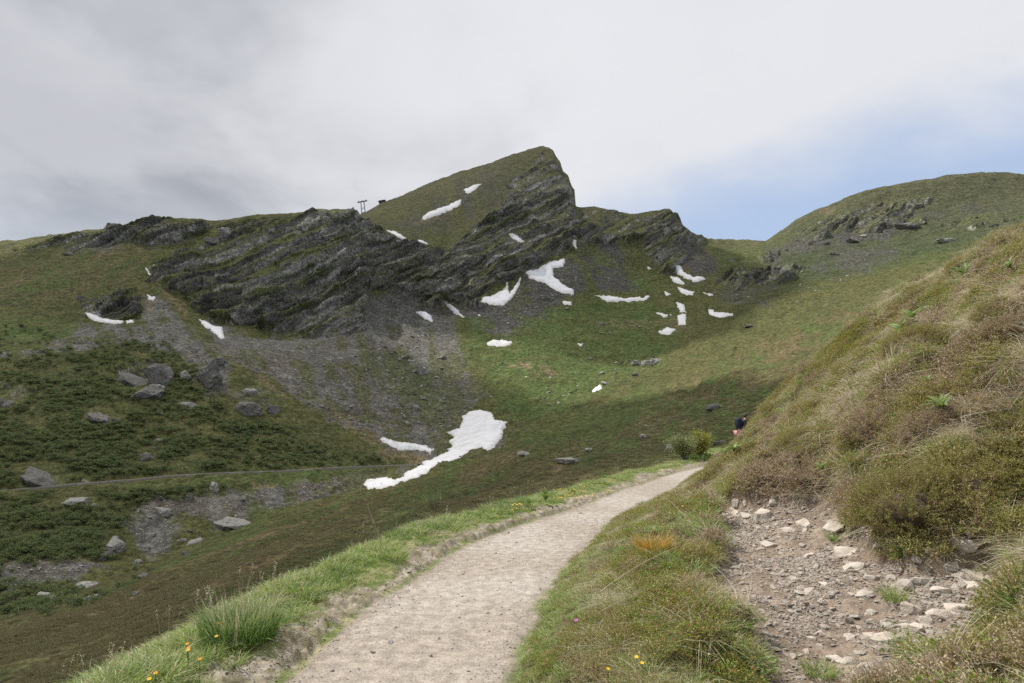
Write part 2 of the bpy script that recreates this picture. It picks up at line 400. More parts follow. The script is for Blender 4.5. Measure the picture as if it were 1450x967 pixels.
SNOW = [
 ([(513, 686), (520, 679), (545, 676), (560, 679), (566, 677), (585, 664), (600, 658), (598, 655), (620, 648), (640, 633), (636, 624), (642, 620), (634, 612), (651, 606), (655, 590), (665, 583), (680, 579), (695, 585), (700, 593), (717, 598), (714, 610), (705, 628), (695, 638), (690, 640), (683, 635), (670, 636), (650, 650), (640, 655), (620, 660), (600, 672), (570, 684), (540, 693), (522, 692)], 'largest snow patch, widening from a narrow tongue in the gully at the valley bottom'),
 ([(536, 622), (545, 620), (560, 626), (580, 628), (600, 631), (613, 637), (610, 642), (595, 638), (570, 638), (550, 632)], 'long thin snow patch left of and just above the largest snow patch'),
 ([(689, 485), (700, 482), (715, 482), (727, 485), (720, 489), (705, 490), (692, 489)], 'flat oval snow patch alone on green grass in the middle of the bowl'),
 ([(281, 451), (290, 454), (300, 461), (314, 463), (317, 479), (312, 480), (302, 470), (288, 461)], 'slanting snow patch in the scree chute under the left cliff'),
 ([(120, 443), (135, 446), (150, 452), (175, 454), (172, 458), (148, 457), (128, 452)], 'curved snow strip at the foot of the small dark outcrop on the far left'),
 ([(178, 454), (190, 452), (187, 457), (180, 458)], 'tiny snow patch at the right end of the curved snow strip on the far left'),
 ([(208, 418), (221, 420), (218, 425), (210, 423)], 'tiny snow patch at the top of the left scree fan'),
 ([(206, 379), (213, 389), (210, 391)], 'thin snow sliver highest up on the far left slope'),
 ([(594, 313), (605, 301), (630, 292), (653, 282), (651, 291), (630, 301), (605, 310)], 'long snow patch high on the smooth shoulder left of the summit'),
 ([(655, 269), (670, 262), (682, 260), (672, 270), (662, 274)], 'small snow patch nearest to the summit'),
 ([(546, 326), (562, 329), (580, 341), (565, 337)], 'narrow snow strip along the rim of the cliff notch'),
 ([(582, 340), (600, 341), (608, 347), (595, 348)], 'small snow patch at the lower end of the strip on the cliff rim'),
 ([(719, 330), (728, 332), (744, 343), (730, 341)], 'small snow patch on a ledge of the dark cliff face below the summit'),
 ([(680, 429), (684, 420), (700, 418), (713, 411), (718, 401), (722, 416), (738, 391), (736, 402), (725, 422), (712, 433), (695, 431)], 'forked snow patch in the corner at the foot of the central cliff'),
 ([(745, 385), (760, 382), (778, 370), (798, 367), (799, 378), (783, 380), (785, 392), (800, 404), (813, 409), (812, 418), (795, 416), (775, 403), (750, 395)], 'bent snow patch running down the scree under the summit cliff'),
 ([(796, 426), (810, 426), (808, 432), (798, 432)], 'small snow patch just below the end of the bent one under the summit'),
 ([(588, 441), (603, 442), (611, 447), (612, 456), (600, 451)], 'triangular snow patch on the upper scree below the cliff notch'),
 ([(630, 430), (640, 432), (657, 449), (645, 445)], 'thin slanting snow streak on the scree right of the triangular patch'),
 ([(674, 443), (682, 447), (678, 448)], 'tiny snow spot below the forked snow patch'),
 ([(843, 418), (860, 419), (885, 422), (918, 420), (917, 425), (890, 428), (860, 426)], 'long horizontal snow strip on the bench below the small right peak'),
 ([(958, 376), (963, 376), (968, 384), (980, 391), (1001, 394), (985, 400), (970, 393), (958, 388)], 'snow patch tucked against the dark scree under the pass'),
 ([(949, 392), (960, 393), (970, 402), (955, 401)], 'small snow patch just left of and below the one under the pass'),
 ([(960, 407), (983, 414), (981, 420), (965, 415)], 'slim snow streak in the stream bed below the pass'),
 ([(958, 430), (968, 431), (972, 443), (964, 442)], 'bent snow streak in the stream bed above the square snow patch'),
 ([(959, 446), (971, 445), (972, 459), (960, 461)], 'squarish snow patch in the stream bed'),
 ([(932, 471), (945, 464), (958, 466), (950, 474), (935, 474)], 'lowest snow patch of the stream bed, two pieces wide'),
 ([(1003, 438), (1012, 442), (1038, 446), (1020, 450), (1004, 446)], 'pointed snow patch right of the stream bed on the grass'),
 ([(929, 443), (952, 446), (940, 449)], 'thin snow line left of the stream bed'),
 ([(941, 413), (949, 417), (944, 421)], 'tiny snow patch left of the slim streak below the pass'),
 ([(996, 415), (1012, 418), (1004, 420)], 'tiny snow patch right of the slim streak below the pass'),
 ([(838, 554), (850, 545), (853, 550), (842, 557)], 'small snow patch beside grey boulders low in the green bowl'),
 ([(811, 338), (816, 341), (816, 353), (812, 350)], 'thin snow sliver in the gully right of the summit cliff'),
 ([(916, 376), (922, 380), (918, 382)], 'tiny snow spot on the green face under the small right peak'),
 ([(818, 487), (826, 488), (822, 491)], 'tiny snow spot among stones at the middle right of the bowl'),
]
snow_sd = []
WN3 = fbm(np.stack([PX / 3.2, PY / 2.2, DEP / 60], -1), 3, 37)
snow_any = np.zeros(PX.shape)
for pl, lab in SNOW:
    a = np.array(pl, float)
    m = (PX > a[:, 0].min() - 14) & (PX < a[:, 0].max() + 14) & (PY > a[:, 1].min() - 12) & (PY < a[:, 1].max() + 12) & (SEG >= (1.85 if a[:, 1].max() > 690 else 7.03 if 565 < a[:, 0].mean() < 600 and a[:, 1].mean() < 350 else 2.98))
    big = (a[:, 0].max() - a[:, 0].min()) > 60
    sd = np.full(PX.shape, -99.0)
    sd[m] = poly_sd(PX[m], PY[m], a) + (WN2[m] * 2.4 + WN3[m] * 2.2 if big else WN2[m] * 1.3 + WN3[m] * 1.9 + .15)
    snow_sd.append(sd); snow_any = np.maximum(snow_any, sstep(sd, -6, 2))

TRAIL = np.array([(-330, 722), (-60, 702), (0, 697), (60, 691), (125, 685), (175, 682), (230, 676), (290, 672), (340, 670), (400, 668), (450, 665), (500, 662), (560, 660), (592, 659)], float)
trail_y = np.interp(PX, TRAIL[:, 0], TRAIL[:, 1])
trail_m = np.where((PX > -340) & (PX < 595) & (SEG > 2.9), np.exp(-((PY - trail_y) / 4.0)**2), 0)

# displacement ------------------------------------------------------
calm = 1 - np.clip(snow_any + trail_m, 0, 1)
NB = grid_normals(BASE)
UPV = np.array([0, 0, 1.0])
X, Y, Z = BASE[..., 0], BASE[..., 1], BASE[..., 2]
fadeN = sstep(SEG, 0.3, 1.2)
skyl = 1 - np.exp(-((SEG - 8) / .06)**2) * .75                     # hold the crest line nearly as drawn
D = np.zeros(BASE.shape)
# hummocks and rills of the grassy spur (they run away from the viewer)
u_, v_ = X * .30 + Y * .95, X * .95 - Y * .30
rill = fbm(np.stack([v_ / 11 + fbm(np.stack([u_ / 30, v_ / 30, Z * 0], -1), 3, 5) * 1.3, u_ / 75, Z * 0], -1), 4, 11, ridged=True)
hum = fbm(np.stack([X / 22, Y / 30, Z / 22], -1), 5, 21)
near_w = 1 - sstep(SEG, 3.2, 5.2)
hum2 = fbm(np.stack([X / 9, Y / 14, Z * 0], -1), 4, 23, ridged=True)
D[..., 2] += (rill * 2.1 + hum * 2.6 + hum2 * .8) * near_w * calm * fadeN * (1 - .75 * np.exp(-((SEG - 2.15) / .45)**2) * sstep(PX, 800, 650)) * np.clip(DEP / 200, .25, 1)
# large soft relief of the far slopes
big = fbm(np.stack([X / 60, Y / 60, Z / 45], -1), 5, 41)
fine = fbm(np.stack([X / 9, Y / 9, Z / 7], -1), 4, 43)
farw = sstep(SEG, 3.2, 5.0)
mid2 = fbm(np.stack([X / 24, Y / 24, Z / 16], -1), 4, 45, ridged=True)
D[..., 2] += (big * 4.0 + mid2 * 1.8 + fine * 1.1) * farw * calm * skyl * (1 - far_scree * .5)
# rock: tilted strata cut into ledges
wr = np.stack([fbm(BASE / 38, 3, 51), fbm(BASE / 38 + 9.1, 3, 52), fbm(BASE / 38 + 5.3, 3, 53)], -1)
PW = BASE + wr * np.array([5.0, 5.0, 2.6])
s_ = PW[..., 0] * -.46 + PW[..., 1] * -.18 + PW[..., 2] * .87      # stratification coordinate


def ledge(s, T, sharp=.22):
    f = s / T; i = np.floor(f); t = f - i
    h = _h(i.astype(np.int64), i.astype(np.int64) * 0, i.astype(np.int64) * 0, 5)
    prof = np.where(t < 1 - sharp, t / (1 - sharp), (1 - t) / sharp)
    return (prof - .5) * (1 + .6 * h)


def blocks(s, tt, T, B, seed, soft=.12):
    # beds split into angular blocks, each standing out by its own amount
    bi = np.floor(s / T); hb = _h(bi.astype(np.int64), bi.astype(np.int64) * 0, bi.astype(np.int64) * 0, seed)
    bj = np.floor(tt / B + hb * 5)
    return _h(bi.astype(np.int64), bj.astype(np.int64), bi.astype(np.int64) * 0, seed + 1)


tt_ = PW[..., 0] * .86 + PW[..., 1] * -.45 + PW[..., 2] * .25
bl1 = blocks(s_ + 1.5 * wr[..., 1], tt_, 6.0, 15.0, 301); bl2 = blocks(s_ + 2 * wr[..., 0], tt_ + 3 * wr[..., 2], 2.7, 6.5, 311)
patch = sstep(fbm(BASE / np.array([55, 40, 18.]), 4, 61), -.35, .15)
lr = ledge(s_, 17.0) * 9.0 + ledge(s_ + 3 * wr[..., 0], 6.1) * 4.4 + ledge(s_ + 4 * wr[..., 1], 2.6) * 1.6
crag = fbm(np.stack([PW[..., 0] / 13, PW[..., 1] / 13, s_ / 5], -1), 5, 71, gain=.55, ridged=True)
crag2 = fbm(np.stack([PW[..., 0] / 4, PW[..., 1] / 4, s_ / 2.2], -1), 4, 72, gain=.6)
but = fbm(np.stack([X / 34 + 2, Y / 60, Z / 130], -1), 3, 77, ridged=True)      # buttresses and gullies
rk = far_rock * (.45 + .55 * patch) * (1 - snow_any)
out_dir = np.stack([X * -.0008 + .12, X * 0 - .86, X * 0 + .28], -1)
small = np.where(DEP < 380, .42, 1.0)
smallrow = sstep(np.abs(SEG - 7.5), .0, .1) * 0 + 1
amp = rk * small * np.where(SEG > 7.9, .25, 1) * np.where((SEG > 7.0) & (SEG <= 7.9), .6, 1) * (1 - .8 * np.exp(-((SEG - 7) / .07)**2) * (PX < 520))
D += out_dir * ((lr + bl1 * 3.0 + bl2 * 1.5 + crag * 2.6 + crag2 * 1.0 + but * 10.0 * far_rock * (SEG > 5.5)) * amp)[..., None]
SX = BASE + D
# jagged skyline pieces on rock crests
cr = np.exp(-((SEG - 8) / .10)**2) * far_rock + np.exp(-((SEG - 7) / .08)**2) * far_rock * (PX < 520)
SX[..., 2] += cr * fbm(np.stack([X / 9, Y / 9, Z * 0], -1), 4, 81) * 3.2
NF = grid_normals(SX)
up = NF[..., 2]

# albedo ------------------------------------------------------------
def mixc(a, b, t):
    t = np.clip(t, 0, 1)[..., None]; return np.asarray(a) * (1 - t) + np.asarray(b) * t


g1 = fbm(np.stack([X / 14, Y / 14, Z / 10], -1), 5, 101)
g2 = fbm(np.stack([X / 4.5, Y / 4.5, Z / 3.5], -1), 4, 103)
g3 = fbm(np.stack([v_ / 7, u_ / 40, Z / 9], -1), 5, 105)
g4 = vnoise(np.stack([X / .9, Y / .9, Z / .8], -1), 107)
OLIVE = (.108, .108, .042); GREEN = (.092, .124, .040); DEEP = (.058, .078, .026); HEATH = (.135, .118, .055); STRAW = (.20, .175, .095)
col = mixc(OLIVE, DEEP, sstep(g1, -.1, .5) * .8)
col = mixc(col, GREEN, np.clip(far_green * (.75 + g1 * .8), 0, 1))
hm_ = sstep(g3 * 1.5 + g1 * .7 + rill * -.25, -.45, .25)
col = mixc(col, HEATH, np.clip(far_heath * hm_ * (1 - far_green * .5), 0, 1) * .9)
col = mixc(col, GREEN, far_heath * sstep(g3 * -1.3 + g1 * .5, .05, .4) * .8)
col = mixc(col, (.165, .122, .062), far_heath * sstep(g3 + g2 * .6, .25, .6) * .6)
col = mixc(col, HEATH, np.clip(sstep(g1, .12, .5) * .35 * (1 - far_green), 0, 1))
col = mixc(col, (.058, .076, .038), sstep(PX, 1040, 1130) * sstep(SEG, 4.4, 5.4) * .85)
col = mixc(col, STRAW, sstep(g2 + g3 * .6, .42, .85) * .55 * (1 - far_scree))
high = sstep(Z, 110, 260)
col = mixc(col, (.130, .122, .072), high * .6)                      # sparse high turf
SCREE = mixc((.132, .127, .108), (.200, .193, .166), sstep(g2, -.4, .6))
SCREE = mixc(SCREE, (.15, .118, .092), sstep(fbm(np.stack([X / 25, Y / 25, Z / 18], -1), 3, 111), .05, .5) * (1 - high) * .45)
gst = fbm(np.stack([PX / 16 - PY / 40, PY / 60 + PX / 200, X * 0], -1), 4, 117)      # grass creeps into the scree in strips that run downhill
lowsc = sstep(PY, 455, 540) * sstep(PX, 380, 520)
sc_m = np.clip(far_scree * 1.25 - sstep(gst + g1 * .8 + g2 * .5 + far_green * .5 + lowsc * .38, .14, .50) * 1.0, 0, 1)
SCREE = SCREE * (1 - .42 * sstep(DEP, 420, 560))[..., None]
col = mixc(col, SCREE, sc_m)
stones = sstep(g4, .62, .8) * sstep(g1 + far_scree, .1, .5)
col = mixc(col, (.30, .295, .285), stones * .6 * (far_scree * .8 + .12))
col = mixc(col, (.23, .175, .105), far_tan * sstep(g2, -.5, .1) * .85)
rc = fbm(np.stack([PW[..., 0] / 30, PW[..., 1] / 30, s_ / 2.1], -1), 5, 121)
crack = np.abs(((s_ + 2.0 * wr[..., 2] + 1.2 * fbm(PW / 9, 3, 127)) / 3.1) % 1.0 - .5) * 2
bedc = _h(np.floor(s_ / 3.1 + 7).astype(np.int64), (X / 60).astype(np.int64), (X * 0).astype(np.int64), 8)
rc = rc + .35 * bedc
ROCKC = mixc((.120, .114, .102), (.42, .395, .35), sstep(rc, -.25, .7))
ROCKC = mixc(ROCKC, (.155, .138, .105), sstep(fbm(BASE / 26, 3, 125), .1, .6) * .6)
ROCKC = mixc(ROCKC, (.34, .335, .32), sstep(crag2 + rc * .6, .55, .95) * .55 * sstep(PX, 290, 420))
ROCKC = ROCKC * (1 + .22 * bl2 + .12 * bl1)[..., None]
ROCKC = ROCKC * (1 - .55 * sstep(crack, .80, .97) * sstep(g2, -.5, .2))[..., None]
bare = sstep(up + g2 * .16 + .07 * sstep(PX, 470, 380) + .06 * sstep(PX, 620, 700), .68, .55)
moss = sstep(g1 + g2 * .5, .0, .35)
ph1 = ((s_ / 17.0) % 1.0); ph2 = (((s_ + 3 * wr[..., 0]) / 6.1) % 1.0)
turf_w = np.clip(.35 + .55 * sstep(PX, 480, 400) + .30 * sstep(PX, 640, 700) + .3 * sstep(PY, 400, 330) * (PX < 480), 0, 1) * sstep(g1 * .8 + g2 * .5, -.45, .05) * (1 - .75 * sstep(PX, 960, 1020))
turf_l = np.clip(sstep(ph1, .64, .76) + sstep(ph2, .70, .80) * .75, 0, 1) * turf_w
rock_here = (1 - turf_l * .9) * np.clip(far_rock * 1.2, 0, 1) * np.clip(bare + (1 - moss) * .30 * (far_rock > .9), 0, 1)
# ragged rock ribs also break through steep turf above the benches
col = mixc(col, ROCKC, rock_here)
col = mixc(col, (.122, .134, .052), np.clip(far_rock * np.maximum((1 - bare) * moss, turf_l), 0, 1) * .75)
col = np.clip(col, .004, .9)
far_rk_attr = np.clip(rock_here + sc_m * .6, 0, 1)

m_far, t, out = mat('mountain_ground')
a1 = t.node('ShaderNodeAttribute', attribute_name='albedo'); a2 = t.node('ShaderNodeAttribute', attribute_name='rock')
geo = t.node('ShaderNodeNewGeometry')
pos = geo.outputs['Position']
nA = t.noise(pos, .55, 6, .62); nB = t.noise(pos, 2.2, 4, .6); nC = t.noise(t.mapping(pos, scale=(1, 1, 2.5)), .16, 6, .65)
v1 = t.ramp(nA, .3, .7, .56, 1.46); v2 = t.ramp(nB, .3, .7, .72, 1.3); v3 = t.ramp(nC, .3, .7, .78, 1.22)
vv = t.math('MULTIPLY', t.math('MULTIPLY', v1, v2), v3)
vc = t.node('ShaderNodeCombineColor')
for i in range(3): t.put(vc.inputs[i], vv)
cc = t.mix(1.0, a1.outputs['Color'], vc.outputs[0], 'MULTIPLY')
hgt = t.math('ADD', t.math('MULTIPLY', nA, 1.0), t.math('MULTIPLY', nB, .35))
principled(t, out, cc, .95, hgt, .9, 1.3, spec=.1)

me = mesh_np('mountain_valley', SX.reshape(-1, 3), grid_faces(NR, NC)[:, ::-1], [m_far], True,
             {'albedo': col.reshape(-1, 3), 'rock': far_rk_attr.reshape(-1)})
obj('mountain_terrain', me, kind='structure')

# what the photo's pixel shows of the far terrain: coarse depth map of the grid
qx, qy, qd = project(SX)
CELL = 3.0
GW, GH = int(1900 / CELL), int(1100 / CELL)
ci = ((qx + 380) / CELL).astype(int); cj = ((qy + 50) / CELL).astype(int)
ok = (ci >= 0) & (ci < GW) & (cj >= 0) & (cj < GH) & (SEG > .9) & (SEG < 8.1)
flat_i = (cj * GW + ci)[ok]; vidx = np.nonzero(ok.reshape(-1))[0]; dd_ = qd[ok]
order = np.argsort(-dd_)
ZB = np.full(GW * GH, -1); ZB[flat_i[order]] = vidx[order]
SXf, NFf = SX.reshape(-1, 3), NF.reshape(-1, 3)


def far_at(px, py):
    """surface point, normal and depth of the far terrain under a photo pixel"""
    i, j = int((px + 380) / CELL), int((py + 50) / CELL)
    for dj, di in ((0, 0), (1, 0), (0, 1), (0, -1), (-1, 0), (2, 0), (1, 1), (3, 0), (4, 0)):
        if 0 <= j + dj < GH and 0 <= i + di < GW:
            k = ZB[(j + dj) * GW + i + di]
            if k >= 0:
                P = SXf[k].copy(); dep = project(P)[2]
                return P, NFf[k], float(dep)
    return None, None, None


# snow patches: drifts with real thickness that thin out into the ground
m_snow, t, out = mat('old_snow')
geo = t.node('ShaderNodeNewGeometry')
nA = t.noise(geo.outputs['Position'], .22, 5, .6); nB = t.noise(geo.outputs['Position'], 1.4, 4, .6)
sc_ = t.mix(t.ramp(nA, .42, .72), (.77, .77, .78), (.62, .61, .59))
sc_ = t.mix(t.math('MULTIPLY', t.ramp(nB, .52, .75), .5), sc_, (.50, .47, .44))
rimn = t.node('ShaderNodeAttribute', attribute_name='rim')
sc_ = t.mix(t.math('MULTIPLY', rimn.outputs['Fac'], .75), sc_, (.50, .46, .41))
principled(t, out, sc_, .7, nA, .4, .6, spec=.2)
# the drift surface uses the calm base plus only the broad relief
for (pl, lab), sd in zip(SNOW, snow_sd):
    m = sd > -3.5
    r0, r1 = np.nonzero(m.any(1))[0][[0, -1]]; c0, c1 = np.nonzero(m.any(0))[0][[0, -1]]
    r0 = max(r0 - 1, 0); r1 += 2; c0 = max(c0 - 1, 0); c1 += 2
    S = SX[r0:r1, c0:c1]; s = sd[r0:r1, c0:c1]
    k = DEP[r0:r1, c0:c1] / F
    h = np.where(s > 0, np.minimum(s * k * .55, .9 * (k / .5)**.5), s * k * .9)
    h = h + np.where(s > 0, .12, 0)
    P = S + NB[r0:r1, c0:c1] * 0 + np.stack([h * 0, -h * .25, h], -1)
    core = np.pad(s > -2.2, 1); left_ = core.copy(); best_ = None
    while left_[1:-1, 1:-1].any():                  # one connected drift per object: keep the widest
      sd_ = np.where(left_[1:-1, 1:-1], s, -99); seed_ = np.unravel_index(np.argmax(sd_), s.shape)
      if sd_[seed_] < .1: break
      lab_ = np.zeros(core.shape, bool); lab_[seed_[0] + 1, seed_[1] + 1] = True
      while True:
          g_ = lab_.copy(); g_[1:] |= lab_[:-1]; g_[:-1] |= lab_[1:]; g_[:, 1:] |= lab_[:, :-1]; g_[:, :-1] |= lab_[:, 1:]
          g_ &= core
          if (g_ == lab_).all(): break
          lab_ = g_
      left_ &= ~lab_
      if best_ is None or (lab_[1:-1, 1:-1] & (s > 0)).sum() > (best_[1:-1, 1:-1] & (s > 0)).sum(): best_ = lab_
    if best_ is None: continue
    lab_ = best_
    q = grid_faces(P.shape[0], P.shape[1], lab_[1:-1, 1:-1].reshape(-1))
    used, inv = np.unique(q, return_inverse=True)
    V = P.reshape(-1, 3)[used]; ctr = V.mean(0); rim = sstep(-s.reshape(-1)[used] + .9 * WN3[r0:r1, c0:c1].reshape(-1)[used], -2.4, .2)
    me = mesh_np('snow_patch', V - ctr, inv.reshape(q.shape)[:, ::-1], [m_snow], True, {'rim': rim})
    obj('snow_patch', me, loc=ctr, label=lab, category='snow patch', group='old snow patches on the mountainside')

# the thin hiking trail across the far slope
m_trail, t, out = mat('trodden_gravel')
geo = t.node('ShaderNodeNewGeometry')
nA = t.noise(geo.outputs['Position'], 1.3, 4, .6)
principled(t, out, t.mix(nA, (.14, .125, .105), (.22, .20, .17)), .95)
cl = []
for x in np.arange(-300, 594, 2.5):
    y = np.interp(x, TRAIL[:, 0], TRAIL[:, 1])
    P = None
    dist_c = np.abs(PX[:, :] - x)
    c = int(np.argmin(np.abs(pxs - x)))
    rws = np.nonzero((segid > 3.0) & (segid < 5))[0]
    r = rws[np.argmin(np.abs(qy[rws, c] - y))]
    cl.append(SX[r, c])
cl = np.array(cl)
kk = np.ones(7) / 7
for c in range(3):
    cl[3:-3, c] = np.convolve(cl[:, c], kk, 'valid')
tg = np.gradient(cl, axis=0); sdv = np.cross(tg, [0, 0, 1]); sdv /= np.linalg.norm(sdv, axis=1, keepdims=True)
W_ = .6
V = np.concatenate([cl + sdv * W_ * 1.5 - [0, 0, .5], cl + sdv * W_ + [0, 0, .48], cl - sdv * W_ + [0, 0, .50], cl - sdv * W_ * 1.5 - [0, 0, .4]])
n = len(cl); i = np.arange(n - 1)
q = np.concatenate([np.stack([i + k * n, i + 1 + k * n, i + 1 + (k + 1) * n, i + (k + 1) * n], -1) for k in range(3)])
obj('hiking_trail', mesh_np('hiking_trail', V, q, [m_trail]), kind='structure')

# ------------------------------------------------------------------ near hillside: path, verge, bank
LEFT = np.array([(-1.7, -40), (-1.65, -6), (-1.5, 0), (-1.40, 4.33), (-1.31, 5.6), (-.65, 8.7), (.19, 10.6), (1.23, 12.5), (2.33, 15.2), (4.45, 19.5), (6.74, 23.5), (8.2, 27), (9.5, 30.5), (12, 36), (18, 42), (40, 60)], float)
RIGHT = np.array([(-.25, -40), (-.2, -6), (-.1, 0), (.03, 4.35), (.25, 5.9), (.457, 7.0), (.94, 8.5), (1.59, 10.85), (3.9, 16.0), (6.2, 21.5), (7.9, 24.2), (9.7, 27.4), (11.0, 30.5), (13.5, 35), (19.5, 40.5), (41, 58)], float)


def line_sd(x, y, line):
    """distance to an open polyline, positive on its left (running away from the viewer)"""
    best = np.full(np.shape(x), 1e9); sg = np.ones(np.shape(x))
    for (x0, y0), (x1, y1) in zip(line[:-1], line[1:]):
        ex, ey = x1 - x0, y1 - y0
        t = np.clip(((x - x0) * ex + (y - y0) * ey) / (ex * ex + ey * ey), 0, 1)
        dx, dy = x - x0 - t * ex, y - y0 - t * ey
        d = np.hypot(dx, dy); s = np.where(ex * dy - ey * dx >= 0, 1, -1)
        sg = np.where(d < best, s, sg); best = np.minimum(best, d)
    return best * sg


CT = [(.5, 4.3, .20), (1.0, 4.2, .24), (.8, 5.5, .30), (1.3, 5.5, .36), (1.2, 7, .40), (1.8, 7.2, .42), (1.8, 9, .28), (2.4, 9.1, .46), (2.9, 11, .36), (3.4, 13.5, .08), (5.1, 17.5, .10), (7.2, 21.3, .45),
      (1.5, 4.0, .15), (2.0, 4.6, .27), (2.0, 6, .40), (2.6, 5.5, .49), (2.7, 7.2, .60), (2.95, 6.0, .60), (3.0, 5.0, .56), (1.95, 3.5, .17), (3.6, 5, .68), (2.8, 3.8, .38), (2.4, 3.2, .30),
      (3.45, 5.5, 1.0), (3.0, 8.0, .90), (3.35, 6.6, .98), (3.3, 9.5, 1.0), (3.87, 6.5, 1.53), (4.35, 5.8, 1.54), (4.1, 5.2, 1.08), (4.76, 8, 2.34), (5.6, 7.5, 2.69), (7.5, 10, 3.95), (9.5, 12.5, 4.1), (7.3, 10.5, 3.88),
      (6.98, 11, 3.58), (6.64, 12, 3.22), (6.35, 13.5, 2.93), (6.39, 16, 2.08), (6.62, 18.5, 1.42), (6.8, 20, .82), (5.04, 13, 1.2), (4.47, 9.5, 1.5), (5.4, 11, 2.17), (4.37, 13, .72), (5.2, 15.5, 1.05),
      (8.2, 17.5, 2.75), (8.1, 20.5, 1.7), (8.6, 23.8, .45), (10.6, 27.4, .35), (12, 17.5, 4.6), (12, 21, 3.7), (12, 26, 1.6), (12.6, 31, .3), (16, 30, 2.2), (20, 20, 6.5), (14, 10, 6.5), (16, 38, .3), (25, 38, 2.5), (30, 30, 5),
      (8, 6, 4.9), (6, 3, 3.1), (4, 1.5, 1.7), (2, 0, .5), (5, 0, 2.5), (8, 0, 4.6), (3, -4, 1), (8, -5, 4.6), (20, -5, 11), (25, 10, 12), (1, 2, .22), (1, 0, .2), (.8, -4, .2), (3, -15, .9), (20, -25, 9), (40, 0, 16), (4, -35, 1), (40, 30, 9), (45, 50, 3)]
CT = [(x, y, z) for x, y, z in CT]
for x, y in RIGHT[1:-1]: CT.append((x, y, 0.02))
for x, y in LEFT[1:-1]: CT.append((x, y, 0.0))
for x, y in LEFT[1:-1]: CT.append((x - 4, y + 1.5, 0.0))
CT = np.array(CT)


def tps_k(r2): return np.where(r2 > 1e-12, .5 * r2 * np.log(np.maximum(r2, 1e-12)), 0)


d2 = ((CT[:, None, :2] - CT[None, :, :2])**2).sum(-1)
n = len(CT)
A = np.zeros((n + 3, n + 3)); A[:n, :n] = tps_k(d2) + np.eye(n) * .02
A[:n, n] = 1; A[:n, n + 1:] = CT[:, :2]; A[n, :n] = 1; A[n + 1:, :n] = CT[:, :2].T
coef = np.linalg.solve(A, np.concatenate([CT[:, 2], [0, 0, 0]]))

SOIL_PX = [(1008, 716), (1060, 706), (1095, 700), (1150, 708), (1190, 706), (1212, 752), (1246, 778), (1300, 792), (1345, 788), (1385, 772), (1425, 782), (1440, 830), (1400, 862), (1350, 900), (1295, 935), (1300, 1010), (1150, 1060), (1050, 1030), (1078, 960), (1082, 915), (1050, 880), (1014, 850), (1012, 800), (1020, 760)]


def tps(x, y):
    sh = np.shape(x); x = np.ravel(x); y = np.ravel(y); r = np.zeros(x.shape)
    for i in range(0, len(x), 20000):
        a, b = x[i:i + 20000], y[i:i + 20000]
        k = tps_k((a[:, None] - CT[None, :, 0])**2 + (b[:, None] - CT[None, :, 1])**2)
        r[i:i + 20000] = k @ coef[:-3] + coef[-3] + coef[-2] * a + coef[-1] * b
    return r.reshape(sh)


def near_raw(x, y):
    """height without the fine detail"""
    sl = line_sd(x, y, LEFT)                         # > 0: left of the path
    sr = -line_sd(x, y, RIGHT)                       # > 0: right of the path
    z = tps(x, y) * sstep(sr, -.1, .35)
    wv = vnoise(np.stack([x * .9, y * .9, x * 0], -1), 201) * .12
    s = np.maximum(sl - .78 - wv, 0)
    zl = (.012 + .045 * sstep(vnoise(np.stack([x * 1.3, y * 1.3, x * 0], -1), 203), -.3, .5)) * sstep(sl, .0, .08 + .3 * np.abs(wv)) + .05 * sstep(sl, .1, .6) - .66 * (np.sqrt(s * s + .09) - .3)
    zl = zl * np.where(sl > 0, 1, 0)
    z = np.where(sl > 0, zl, z)
    r = np.hypot(x, y)
    z = z - sstep(r, 34, 60) * 12
    # the dark heather bank hangs over the bare soil
    return z


def to_near(pxy, zfun=near_raw, lo=2.5, hi=45.0, n=700):
    """march photo pixels down to the near ground"""
    pxy = np.asarray(pxy, float).reshape(-1, 2)
    dirs = ray(pxy[:, 0], pxy[:, 1])
    ds = lo * (hi / lo)**np.linspace(0, 1, n)
    P = dirs[:, None, :] * ds[None, :, None] + np.array([0, 0, EYE])
    zz = zfun(P[..., 0], P[..., 1])
    below = P[..., 2] < zz
    k = np.argmax(below, 1); hit = below.any(1)
    out = P[np.arange(len(P)), k]
    out[:, 2] = zz[np.arange(len(P)), k]
    return out, hit


SOIL, _ = to_near(SOIL_PX)
SOIL = SOIL[:, :2]


def masks(x, y):
    nzv = fbm(np.stack([x * 1.6, y * 1.6, x * 0], -1), 3, 211) * .16
    nz2 = fbm(np.stack([x * 6, y * 6, x * 0], -1), 3, 213)
    sl = line_sd(x, y, LEFT); sr = -line_sd(x, y, RIGHT)
    path = sstep(-sl + nzv * .25 + nz2 * .03, -.02, .06) * sstep(-sr + nzv * .6 + nz2 * .04, -.02, .10)
    soil = sstep(poly_sd(x, y, SOIL) + nzv * .9 + nz2 * .03, -.05, .06)
    band = sstep(sl + nz2 * .05, .0, .05) * sstep(.34 - sl + nzv * 1.9, -.03, .10)   # stony earth shoulder left of the path
    return path, soil, band, sl, sr


